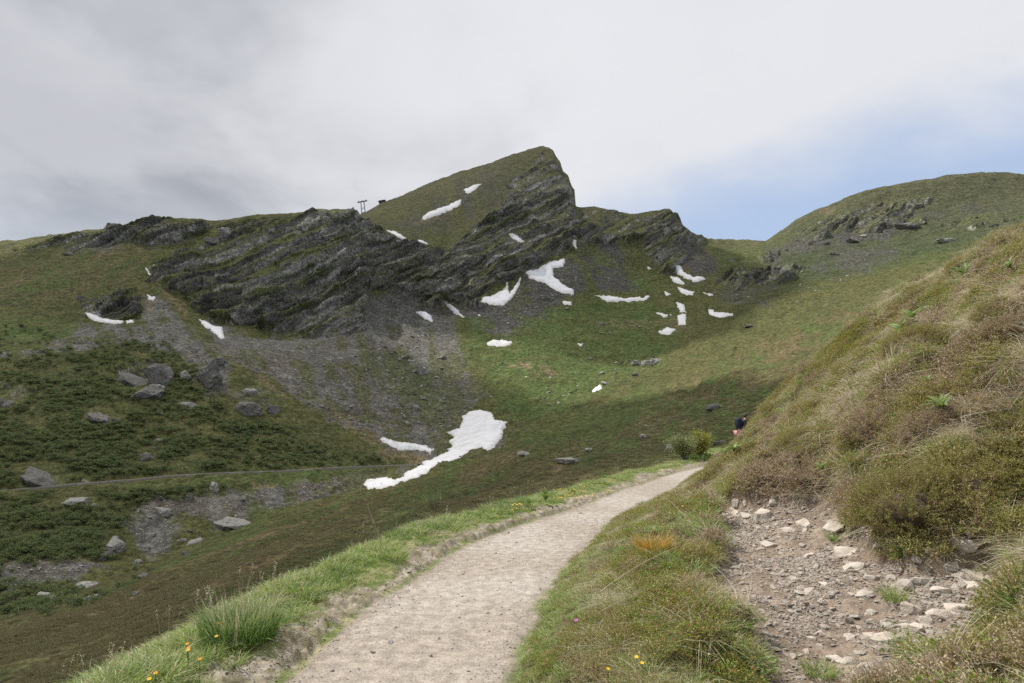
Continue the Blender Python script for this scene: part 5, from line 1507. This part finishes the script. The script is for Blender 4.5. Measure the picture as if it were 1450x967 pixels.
for px, py, s in ((527, 925, .05), (584, 849, .04), (702, 783, .05), (764, 796, .04), (720, 795, .03), (640, 905, .035), (560, 890, .035), (690, 870, .03), (610, 930, .045), (822, 727, .05), (470, 950, .045), (655, 845, .03)):
    P = to_near_fine([(px, py)])[0][0]
    obj('path_stone', ST_MED[rn.integers(0, 8)], loc=P + [0, 0, s * .1], rot=(.1, .1, rn.uniform(0, 6)), scl=s, label='single loose stone lying on the gravel path', category='stone', group='loose stones on the path')

# ------------------------------------------------------------------ single plants one can point at
def place(px, py):
    for k in range(30):                              # a pixel just above the rim slides down to the rim
        P_, hit_ = to_near_fine([(px, py + k * 2)])
        if hit_[0]: return P_[0]
    return P_[0]


P = place(340, 905)
rt = np.random.default_rng(3)
tus = obj('grass_tussock', None, loc=P, label='largest bright green grass tussock with silvery tips on the left verge', category='grass tussock')
obj('green_blades', plant_mesh('green_blades', [blades(rt, 800, .24, .27, .0065, .35, 4, .25)], G_DARK), tus)
obj('silvery_stalks', plant_mesh('silvery_stalks', [blades(rt, 110, .22, .36, .0045, .30, 3, .12)], G_DRY), tus)
obj('broad_leaves', plant_mesh('broad_leaves', [blades(rt, 60, .19, .13, .020, .9, 3, .7)], G_DARK), tus)
P = place(925, 805)
obj('rusty_tussock', plant_mesh('rusty_tussock', [blades(rt, 380, .10, .24, .006, .30, 4, .4)], G_ORNG), loc=P, label='orange rusty grass tussock in the heather right of the path', category='grass tussock')
P = place(958, 800)
obj('yellowing_tussock', plant_mesh('yellowing_tussock', [blades(rt, 240, .11, .22, .006, .8, 4, .6)], plant_mat('yellowing_grass', (.24, .22, .05), (.36, .30, .07), (.42, .36, .16), .4)), loc=P, label='yellow green grass tussock touching the rusty one on its right', category='grass tussock')
for px, py, h, rr_, lab in ((1012, 742, .16, .06, 'small fresh grass tuft at the left edge of the bare earth'), (1266, 838, .14, .06, 'lone green grass tuft between stones in the bare earth'),
                        (1181, 757, .10, .04, 'tiny grass tuft at the top of the bare earth under the overhang'), (985, 772, .18, .08, 'upright bright grass tuft near the rusty tussock'),
                        (1300, 935, .24, .12, 'tall green grass clump at the bottom right'), (1160, 940, .12, .08, 'grass tuft at the lower edge of the bare earth, left side'), (432, 845, .22, .12, 'bright grass clump right of the largest tussock'),
                        (560, 795, .22, .12, 'fresh grass clump on the verge below the long straw'), (640, 755, .22, .13, 'dense grass clump on the verge by the bend of the path')):
    P = place(px, py)
    obj('grass_tuft', plant_mesh('grass_tuft', [blades(rt, 150, rr_, h, .0045, .6, 3, .4)], G_FRESH), loc=P, label=lab, category='grass tuft')

# long dry straws and sticks: bent thin tubes from pixel to pixel
STR = [((1085, 742), (1000, 0), 0, ''), ]
def straw(p0, p1, lift, r, lab, name='dry_stalk', m=None, bend=.06, d0=None, d1=None):
    A = place(*p0); B = place(*p1) if d1 is None else at(p1[0], p1[1], project(A)[2] * d1)
    A = A + [0, 0, lift[0]]; B = B + [0, 0, lift[1]]
    M_ = (A + B) / 2 + np.array([0, 0, bend * np.linalg.norm(B - A)])
    pts = np.array([A * (1 - u)**2 + M_ * 2 * u * (1 - u) + B * u * u for u in np.linspace(0, 1, 8)])
    v, q = tube(rt, pts - A, r, r * .5, 5)
    obj(name, mesh_np(name, v, q, [m or G_STRAW], True), loc=A, label=lab, category='stalk' if 'stalk' in name else 'stick', group='dry stalks' if 'stalk' in name else None)


G_STRAW = mat_flat('straw_stalk', (.52, .44, .30), .8)
straw((850, 862), (962, 806), (.06, .14), .0035, 'long pale stalk lying across the heather left of the bare earth')
straw((848, 892), (905, 872), (.06, .10), .0028, 'shorter pale stalk below the long one in the tongue of grass')
straw((975, 752), (918, 722), (.10, .16), .0016, 'thin dry stalk beside the gravel path at the crest of the tongue')
straw((1052, 838), (1106, 853), (.02, .02), .006, 'bleached forked stick lying on the bare earth', 'dead_stick', m_wood, .01)
straw((1078, 846), (1090, 832), (.03, .05), .003, 'short side twig by the bleached stick on the bare earth', 'dead_twig', m_wood, .01)
straw((1358, 748), (1450, 720), (.03, .12), .005, 'long pale stalk over the grey rock at the right edge', bend=.05)
straw((1330, 920), (1412, 886), (.05, .12), .004, 'pale stalk bent over the grass at the lower right')
straw((1245, 712), (1292, 684), (.10, .10), .003, 'thin grey twig on top of the heather overhang', 'dead_twig', m_wood, .04)
straw((546, 790), (519, 712), (0, 0), .004, 'tall leaning straw standing on the verge, nearer of the two', bend=.0, d1=1.0)
straw((575, 776), (558, 726), (0, 0), .003, 'second leaning straw on the verge, shorter and farther right', bend=.0, d1=1.0)
straw((826, 700), (806, 667), (0, 0), .004, 'leaning straw on the verge above the yellow flowers', bend=.0, d1=1.0)
straw((1402, 362), (1398, 318), (0, 0), .003, 'curled dry stalk on the crest of the bank at the far right', bend=.12, d1=1.0)
straw((1412, 355), (1418, 312), (0, 0), .003, 'straight dry stalk on the crest of the bank at the far right', bend=.02, d1=1.0)
straw((1350, 392), (1336, 366), (0, 0), .003, 'thin dry stalk leaning out from the crest of the bank', bend=-.1, d1=1.0)

# broad-leaved rosettes
def leaf_mesh(rng, L_, W_):
    V, q = [], []
    n = 6
    for i in range(n + 1):
        u = i / n; w_ = W_ * .5 * math.sin(math.pi * min(1, u**.75 * .97 + .03)) + .0006; x_ = L_ * u; z_ = L_ * (.55 * u - .62 * u * u)
        V += [(x_, -w_, z_ + w_ * .35), (x_, 0, z_), (x_, w_, z_ + w_ * .35)]
    for i in range(n):
        for s in (0, 1): q.append((i * 3 + s, i * 3 + s + 1, i * 3 + s + 4, i * 3 + s + 3))
    V = np.array(V)
    return mesh_np('leaf', V, np.array(q), [G_LEAF], True, {'along': V[:, 0] / L_ * .4, 'blade': np.full(len(V), rng.uniform(0, .7))})


LF = [leaf_mesh(rt, 1.0, w_) for w_ in (.26, .32, .22)]
ROS = [(1160, 572, 20, 'by the dark hollow on the bank, left one'), (1176, 560, 16, 'by the dark hollow on the bank, upper right one'), (1344, 620, 26, 'large one alone in the middle right of the bank'),
       (1372, 402, 22, 'just under the crest near the right edge'), (1440, 406, 18, 'at the right edge just under the crest'), (1283, 480, 22, 'on the yellow green strip of the upper bank'),
       (1302, 462, 20, 'highest on the yellow green strip of the upper bank'), (1250, 498, 14, 'below the moss of the crest'), (1030, 658, 16, 'at the foot of the bank where the path vanishes'),
       (1045, 668, 18, 'second one at the foot of the bank beside the path bend'), (1086, 638, 16, 'on the lower bank above the path bend'), (1175, 690, 16, 'above the white rocks under the overhang'),
       (1118, 692, 14, 'left of the overhang above the bare earth'), (1385, 640, 14, 'right of the large lone one on the bank'), (1430, 850, 22, 'big one in the grass at the lower right edge'),
       (770, 716, 20, 'on the left verge beside the yellow flowers'), (752, 722, 16, 'on the left verge left of its larger neighbour'), (458, 905, 12, 'on the earthen shoulder of the path'), (1320, 575, 14, 'in the dry grass of the middle bank')]
for px, py, wp, lab in ROS:
    P = place(px, py); k = float(project(P)[2]) / F; Lr = wp * k * 1.1
    N = near_nrm(P[None, 0], P[None, 1])
    o = obj('leafy_rosette', None, loc=P + N[0] * .09, rot=tuple(align(N, [rt.uniform(0, 6)], .6)[0]), label='bright green leafy rosette ' + lab, category='plant', group='leafy rosettes')
    nl = rt.integers(7, 10)
    for i in range(nl):
        obj('leaf', LF[rt.integers(0, 3)], o, rot=(rt.normal(0, .15), R(-rt.uniform(15, 55)), 6.283 * i / nl + rt.normal(0, .2)), scl=Lr * rt.uniform(.75, 1.15))

# flowers
M_YELP = mat_flat('yellow_petals', (.80, .52, .02), .6); M_ORP = mat_flat('orange_petals', (.75, .33, .02), .6); M_PINK = mat_flat('pink_petals', (.50, .14, .38), .6); M_STEM = mat_flat('green_stem', (.09, .15, .03), .7); M_WHT = mat_flat('white_petals', (.8, .8, .76), .6)
def blossom_mesh(rng, m, r=1.0, cup=.5, npet=8):
    V, q = [], []
    for i in range(npet):
        a = 2 * math.pi * i / npet; d = np.array([math.cos(a), math.sin(a), 0]); s = np.array([-math.sin(a), math.cos(a), 0]); j = len(V)
        V += [d * .1 * r, d * .65 * r + s * .32 * r + [0, 0, cup * .45 * r], d * r + [0, 0, cup * r * .6], d * .65 * r - s * .32 * r + [0, 0, cup * .45 * r]]
        q.append((j, j + 1, j + 2, j + 3))
    j = len(V)
    V += [np.array([0, 0, .30 * r])] + [np.array([.28 * r * math.cos(b), .28 * r * math.sin(b), .05 * r]) for b in np.linspace(0, 2 * math.pi, 7)[:-1]]
    T = [(j, j + 1 + k_, j + 1 + (k_ + 1) % 6) for k_ in range(6)]
    return mesh_np('blossom', np.array(V), [np.array(q), np.array(T)], [m], False)


BLY, BLO, BLP, BLW = [blossom_mesh(rt, m_) for m_ in (M_YELP, M_ORP, M_PINK, M_WHT)]
def flower(px, py, bl, r, h, name, lab, grp=None):
    P = place(px, py + h * .93 * F / 6)if False else place(px, py)
    k = float(project(P)[2]) / F
    base = place(px, py + min(h / k, 60))
    top = np.array([base[0], base[1], base[2] + h])
    o = obj(name, None, loc=base, label=lab, category='flower', group=grp)
    v, q = tube(rt, [np.zeros(3), np.array([.004, 0, h * .5]), np.array([0, -.004, h])], .0022, .0016, 4)
    obj('stem', mesh_np('stem', v, q, [M_STEM], True), o)
    obj('blossom', bl, o, loc=(0, 0, h), rot=(R(25), R(rt.uniform(-20, 20)), 0), scl=r)


for px, py, bl, lab in ((307, 885, BLO, 'orange yellow flower at the left side of the large tussock, upper one'), (305, 904, BLY, 'yellow flower at the left side of the large tussock, lower one'),
                        (263, 920, BLO, 'top flower of three orange yellow ones left of the large tussock'), (265, 925, BLO, 'middle flower of three orange yellow ones left of the large tussock'), (264, 930, BLY, 'lowest flower of three orange yellow ones left of the large tussock'),
                        (281, 940, BLO, 'orange flower on the verge right of and below the group of three'), (209, 962, BLY, 'left one of two yellow flowers at the bottom left'), (218, 957, BLO, 'right one of two yellow flowers at the bottom left')):
    flower(px, py, bl, .0125, .15, 'yellow_flower', lab, 'yellow flowers on the left verge')
for px, py, bl, lab in ((967, 727, BLO, 'orange yellow flower on the crest of the tongue, left one'), (977, 726, BLY, 'yellow flower on the crest of the tongue, middle one'), (985, 724, BLY, 'yellow flower on the crest of the tongue, right one'),
                        (902, 951, BLY, 'yellow flower at the bottom of the grass tongue, upper one'), (910, 960, BLY, 'yellow flower at the bottom of the grass tongue, right one'), (861, 964, BLY, 'yellow flower at the bottom edge, left in the grass tongue'),
                        (1391, 590, BLY, 'single yellow flower on the right bank'), (1240, 476, BLY, 'yellow flower just below the crest moss'), (1184, 490, BLO, 'orange flower on the crest of the bank'),
                        (1018, 666, BLO, 'small orange flower at the foot of the bank')):
    flower(px, py, bl, .012 if py > 600 else .02, .09, 'yellow_flower', lab)
for px, py, lab in ((1209, 627, 'pink flower on the bank, left one of three'), (1206, 641, 'pink flower on the bank, lowest one of three'), (1223, 638, 'pink flower on the bank, right one of three'), (1048, 918, 'pink flower in the grass at the edge of the bare earth'), (816, 890, 'pink flower in the grass tongue near the path')):
    flower(px, py, BLP, .016, .07, 'pink_flower', lab)
for px, py in [(725 + rt.uniform(0, 14), 713 + rt.uniform(0, 10)) for _ in range(9)] + [(735 + (x_ := rt.uniform(48, 130)), 706 - (x_ - 48) * .17 + rt.uniform(-12, 8)) for _ in range(46)]:
    flower(px, py, BLY, .015, .10, 'yellow_flower', 'small yellow flower in the flowery stretch of the left verge', 'small yellow flowers on the farther verge')

# two shrubs beside the far end of the path
def bush(px, py, h, rad, m, lab, seed, n=2600, stemy=.5):
    rng = np.random.default_rng(seed); P = np.array([px, py, float(near_z(np.array([px]), np.array([py]))[0])])
    o = obj('shrub', None, loc=P, label=lab, category='shrub')
    parts = []; tips = []
    for k in range(26):
        a = rng.uniform(0, 6.28); e = np.array([np.cos(a) * rad * rng.uniform(.2, 1), np.sin(a) * rad * rng.uniform(.2, 1), h * rng.uniform(.55, 1.0)])
        p = [np.array([rng.normal(0, .05), rng.normal(0, .05), -.05]), e * [.35, .35, .45] + rng.normal(0, .03, 3), e * [.75, .75, .8] + rng.normal(0, .03, 3), e]
        v, q = tube(rng, p, .014, .004, 4); parts.append((v, q, 0.1, .9))
        for u in np.linspace(0, 1, 9): tips.append(np.array(p[1]) * (1 - u) + np.array(p[3]) * u)
        for s in range(4):
            b0 = np.array(p[2]) if s % 2 else np.array(p[1]); b1 = b0 + rng.normal(0, .14, 3) + [0, 0, .1]
            v, q = tube(rng, [b0, (b0 + b1) / 2, b1], .005, .002, 3); parts.append((v, q, 0.1, .9)); tips += [b1, (b0 + b1) / 2]
    V, Fs, al, bl = merge(parts)
    obj('stems', mesh_np('stems', V, Fs, [m_wood], True), o)
    tips = np.array([t_ for t_ in tips if t_[2] > h * stemy * .6])
    v, q, b = leaf_cloud(rng, n, tips, .042, 1.5, .075)
    obj('foliage', plant_mesh('foliage', [(v, q, .5, b)], m), o)


bush(6.0, 24.0, .88, .55, G_PALE, 'pale green open shrub with bare stems beside the bend of the path', 5, 3200, .5)
bush(6.78, 24.9, .98, .55, G_YEL, 'yellow leaved shrub right behind the pale one at the bend of the path', 8, 4200, .1)
P = place(990, 652)
v, q, b = leaf_cloud(rt, 900, np.stack([rt.normal(0, .38, 200), rt.normal(0, .2, 200), rt.uniform(.02, .16, 200)], -1), .05, 1.5, .02)
obj('low_bush', plant_mesh('low_bush', [(v, q, .5, b)], G_LEAF), loc=P, label='low bright green leafy patch at the foot of the yellow shrub', category='shrub')

# heather mound hanging over the bare earth
def mound(px, py, rx, ry, rz, lab, seed, n=110, dz=.0):
    rng = np.random.default_rng(seed); P = place(px, py)
    src = [p_.data for p_ in P_HEA]
    parts = []
    for k in range(n):
        v = rng.normal(size=3); v /= np.linalg.norm(v); v[2] = abs(v[2]) if rng.uniform() < .75 else -abs(v[2]) * .45
        c = v * [rx, ry, rz] * .78
        pts_ = []
        for s in range(9):
            e = c + (v * .13 + rng.normal(0, .03, 3) + [0, 0, .02]) * rng.uniform(.7, 1.15)
            b0 = c + rng.normal(0, .02, 3)
            cs = b0 + (e - b0) * np.linspace(.2, 1, 10)[:, None]
            vv_, q, b = leaf_cloud(rng, 12, cs, .0065, 2.2, .003); parts.append((vv_, q, .4, np.full(len(vv_), rng.uniform())))
            if s % 3 == 0:
                vt, qt = tube(rng, [b0, (b0 + e) / 2, e], .0014, .0008, 3); parts.append((vt, qt, .1, .9))
    bm = bmesh.new(); bmesh.ops.create_icosphere(bm, subdivisions=3, radius=1.0)
    core = np.array([v.co for v in bm.verts]); fc = np.array([[v.index for v in f.verts] for f in bm.faces]); bm.free()
    core = core * [rx, ry, rz] * (.58 + .12 * fbm(core * 2 + seed, 3, 1))[:, None]
    o = obj('heather_mound', None, loc=P + [0, 0, dz], label=lab, category='heather')
    obj('peat_core', mesh_np('peat_core', core, fc, [M_PEAT], True), o)
    obj('shoots', plant_mesh('shoots', parts, G_HEAT2 if seed % 2 else G_HEAT), o)


MOUND_ME = {}
M_PEAT = mat_flat('dark_peat', (.10, .075, .05), .95)
mound(1296, 742, .50, .36, .30, 'big olive heather mound overhanging the bare earth', 3, 420, .10)
mound(1226, 728, .26, .2, .18, 'smaller heather mound left of the big one, above the pale slabs', 4, 90, .08)
mound(1150, 690, .28, .18, .12, 'dark heather mound over the white rocks at the top of the bare earth', 6, 110, .06)
mound(1375, 718, .30, .22, .22, 'heather mound behind the grey rock at the right', 5, 90, .06)
mound(1240, 640, .30, .22, .18, 'dark heather mound in the middle of the bank', 8, 120, .05)
# more rounded mounds over the bank, copies of the four above
src_m = [o_ for o_ in C.objects if o_.name.startswith('heather_mound')]
rm = np.random.default_rng(91); cnt_ = 0
bank_poly = np.array([(1060, 600), (1170, 505), (1290, 432), (1440, 335), (1445, 700), (1300, 660), (1120, 660)], float)
while cnt_ < 46:
    px, py = rm.uniform(1080, 1445), rm.uniform(370, 700)
    if poly_sd(np.array([px]), np.array([py]), bank_poly)[0] < 0: continue
    P = place(px, py); so = src_m[rm.integers(0, len(src_m))]
    c_o = so.copy(); C.objects.link(c_o); c_o.location = P + [0, 0, -.02]; c_o.rotation_euler = (rm.uniform(-.2, .2), rm.uniform(-.35, -.1), rm.uniform(-.6, .6)); s = rm.uniform(.45, .95); c_o.scale = (s, s, s * rm.uniform(.7, 1))
    c_o['label'] = 'rounded clump of woody heather among others on the sunny bank'; c_o['group'] = 'rounded heather clumps of the bank'
    for ch in list(so.children):
        cc_ = ch.copy(); C.objects.link(cc_); cc_.parent = c_o
    cnt_ += 1

# ------------------------------------------------------------------ the hiker behind the bank
def skin_obj(name, pts, edges, radii, m, parent, sub=1, root=0):
    me = bpy.data.meshes.new(name); me.from_pydata([tuple(p) for p in pts], edges, []); me.update(); me.materials.append(m)
    o = obj(name, me, parent)
    md = o.modifiers.new('skin', 'SKIN'); md.use_smooth_shade = True
    for i, r in enumerate(radii):
        sv_ = me.skin_vertices[0].data[i]; sv_.radius = (r, r) if not hasattr(r, '__len__') else r; sv_.use_root = (i == root)
    if sub: s = o.modifiers.new('sub', 'SUBSURF'); s.levels = sub; s.render_levels = sub
    return o


M_SKIN = mat_flat('skin', (.52, .33, .24), .6); M_JACK = mat_flat('black_jacket', (.018, .020, .028), .7); M_TROU = mat_flat('pink_trousers', (.55, .26, .28), .8)
M_HAIR = mat_flat('dark_hair', (.02, .017, .015), .7); M_CAP = mat_flat('grey_headband', (.45, .47, .52), .7); M_SHOE = mat_flat('walking_boots', (.07, .05, .04), .7); M_PACK = mat_flat('dark_blue_backpack', (.020, .026, .048), .7); M_SHIRT = mat_flat('white_shirt_hem', (.75, .73, .70), .8)
pg_ = at(1046, 640, 30.0); gx, gy = float(pg_[0]) , float(pg_[1]); gz = float(near_z(np.array([gx]), np.array([gy]))[0])
per = obj('person', None, loc=(gx, gy, gz), rot=(0, 0, R(12)), label='hiker in black jacket and pink trousers leaning forward, half hidden by the bank', category='person')
B_ = {'pel': (0, 0, .95), 'sp1': (.07, 0, 1.10), 'sp2': (.17, 0, 1.26), 'ch': (.27, 0, 1.38), 'nk': (.35, 0, 1.47), 'nk2': (.385, 0, 1.52), 'hd': (.42, 0, 1.585), 'top': (.44, 0, 1.66),
      'sL': (.27, .17, 1.38), 'eL': (.34, .24, 1.12), 'wL': (.53, .20, .98), 'sR': (.27, -.17, 1.38), 'eR': (.20, -.25, 1.12), 'wR': (.36, -.24, .93),
      'hL': (0, .09, .90), 'kL': (.17, .10, .50), 'aL': (.06, .10, .09), 'tL': (.20, .11, .04), 'hR': (0, -.09, .90), 'kR': (.02, -.10, .50), 'aR': (-.22, -.10, .13), 'tR': (-.12, -.11, .04)}
names = list(B_); ix = {k_: i for i, k_ in enumerate(names)}
E_ = [('pel', 'sp1'), ('sp1', 'sp2'), ('sp2', 'ch'), ('ch', 'nk'), ('nk', 'nk2'), ('nk2', 'hd'), ('hd', 'top'), ('ch', 'sL'), ('sL', 'eL'), ('eL', 'wL'), ('ch', 'sR'), ('sR', 'eR'), ('eR', 'wR'),
      ('pel', 'hL'), ('hL', 'kL'), ('kL', 'aL'), ('aL', 'tL'), ('pel', 'hR'), ('hR', 'kR'), ('kR', 'aR'), ('aR', 'tR')]
RAD = {'pel': .12, 'sp1': .11, 'sp2': .12, 'ch': .13, 'nk': .055, 'nk2': .055, 'hd': (.095, .08), 'top': .07, 'sL': .06, 'eL': .042, 'wL': .028, 'sR': .06, 'eR': .042, 'wR': .028, 'hL': .085, 'kL': .055, 'aL': .04, 'tL': .03, 'hR': .085, 'kR': .055, 'aR': .04, 'tR': .03}
pts = [B_[k_] for k_ in names]; rad = [RAD[k_] for k_ in names]; ed = [(ix[a], ix[b]) for a, b in E_]
for sgn, wk in ((1, 'wL'), (-1, 'wR')):                       # palms, four fingers and a thumb
    w0 = np.array(B_[wk]); pm = w0 + np.array([.05, 0, -.03]); pts.append(tuple(pm)); rad.append(.026); ip = len(pts) - 1; ed.append((ix[wk], ip))
    for f_ in range(4):
        k0 = pm + np.array([.045, (f_ - 1.5) * .018, -.03]); k1 = k0 + np.array([.008 + .004 * (f_ in (1, 2)), 0, -.035])
        pts += [tuple(k0), tuple(k1)]; rad += [.0085, .007]; ed += [(ip, len(pts) - 2), (len(pts) - 2, len(pts) - 1)]
    k0 = pm + np.array([.01, -sgn * .035, -.01]); k1 = k0 + np.array([.02, -sgn * .008, -.025]); pts += [tuple(k0), tuple(k1)]; rad += [.010, .008]; ed += [(ip, len(pts) - 2), (len(pts) - 2, len(pts) - 1)]
body = skin_obj('body', pts, ed, rad, M_SKIN, per, 1)
up_ = lambda L_, k_: [(np.array(B_[n_]) if isinstance(n_, str) else np.array(n_)) for n_ in L_]
J = ['pel', 'sp1', 'sp2', 'ch', 'nk', 'sL', 'eL', 'wL', 'sR', 'eR', 'wR']; jx = {k_: i for i, k_ in enumerate(J)}
skin_obj('jacket', [B_[k_] for k_ in J], [(jx[a], jx[b]) for a, b in E_ if a in jx and b in jx], [.150, .140, .150, .160, .08, .085, .062, .045, .085, .062, .045], M_JACK, per, 1)
J = ['pel', 'hL', 'kL', 'aL', 'hR', 'kR', 'aR']; jx = {k_: i for i, k_ in enumerate(J)}
skin_obj('trousers', [B_[k_] for k_ in J], [(jx[a], jx[b]) for a, b in E_ if a in jx and b in jx], [.138, .105, .078, .060, .105, .078, .060], M_TROU, per, 1)
def blob(name, c, r, m, parent, sq=1.0, seed=0):
    bm = bmesh.new(); bmesh.ops.create_icosphere(bm, subdivisions=3, radius=1.0)
    Q = np.array([v.co for v in bm.verts]); Q = Q * (1 + .08 * fbm(Q * 2 + seed, 3, 2))[:, None]
    Q = np.sign(Q) * np.abs(Q)**sq
    for v, q_ in zip(bm.verts, Q): v.co = (c[0] + q_[0] * r[0], c[1] + q_[1] * r[1], c[2] + q_[2] * r[2])
    me = bpy.data.meshes.new(name); bm.to_mesh(me); bm.free(); me.materials.append(m)
    for p in me.polygons: p.use_smooth = True
    return obj(name, me, parent)
hd = blob('face', (.455, 0, 1.60), (.085, .075, .105), M_SKIN, per)
blob('nose', (.545, 0, 1.59), (.020, .014, .022), M_SKIN, hd)
for s in (-1, 1):
    blob('eye', (.530, s * .032, 1.615), (.010, .013, .008), M_HAIR, hd); blob('ear', (.445, s * .080, 1.60), (.018, .010, .030), M_SKIN, hd)
blob('mouth', (.532, 0, 1.548), (.008, .024, .006), M_TROU, hd)
blob('hair', (.425, 0, 1.635), (.105, .092, .105), M_HAIR, per); blob('headband', (.44, 0, 1.628), (.108, .096, .022), M_CAP, per, .8)
pk = blob('backpack', (.04, 0, 1.33), (.13, .16, .24), M_PACK, per, .7, 3); pk.rotation_euler = (0, 0, 0)
blob('shirt_hem', (.03, 0, .965), (.155, .150, .03), M_SHIRT, per)
for s, (ax, ay, az) in ((1, B_['aL']), (-1, B_['aR'])): blob('boot', (ax + .07, ay, az - .03), (.14, .05, .06), M_SHOE, per, .8)
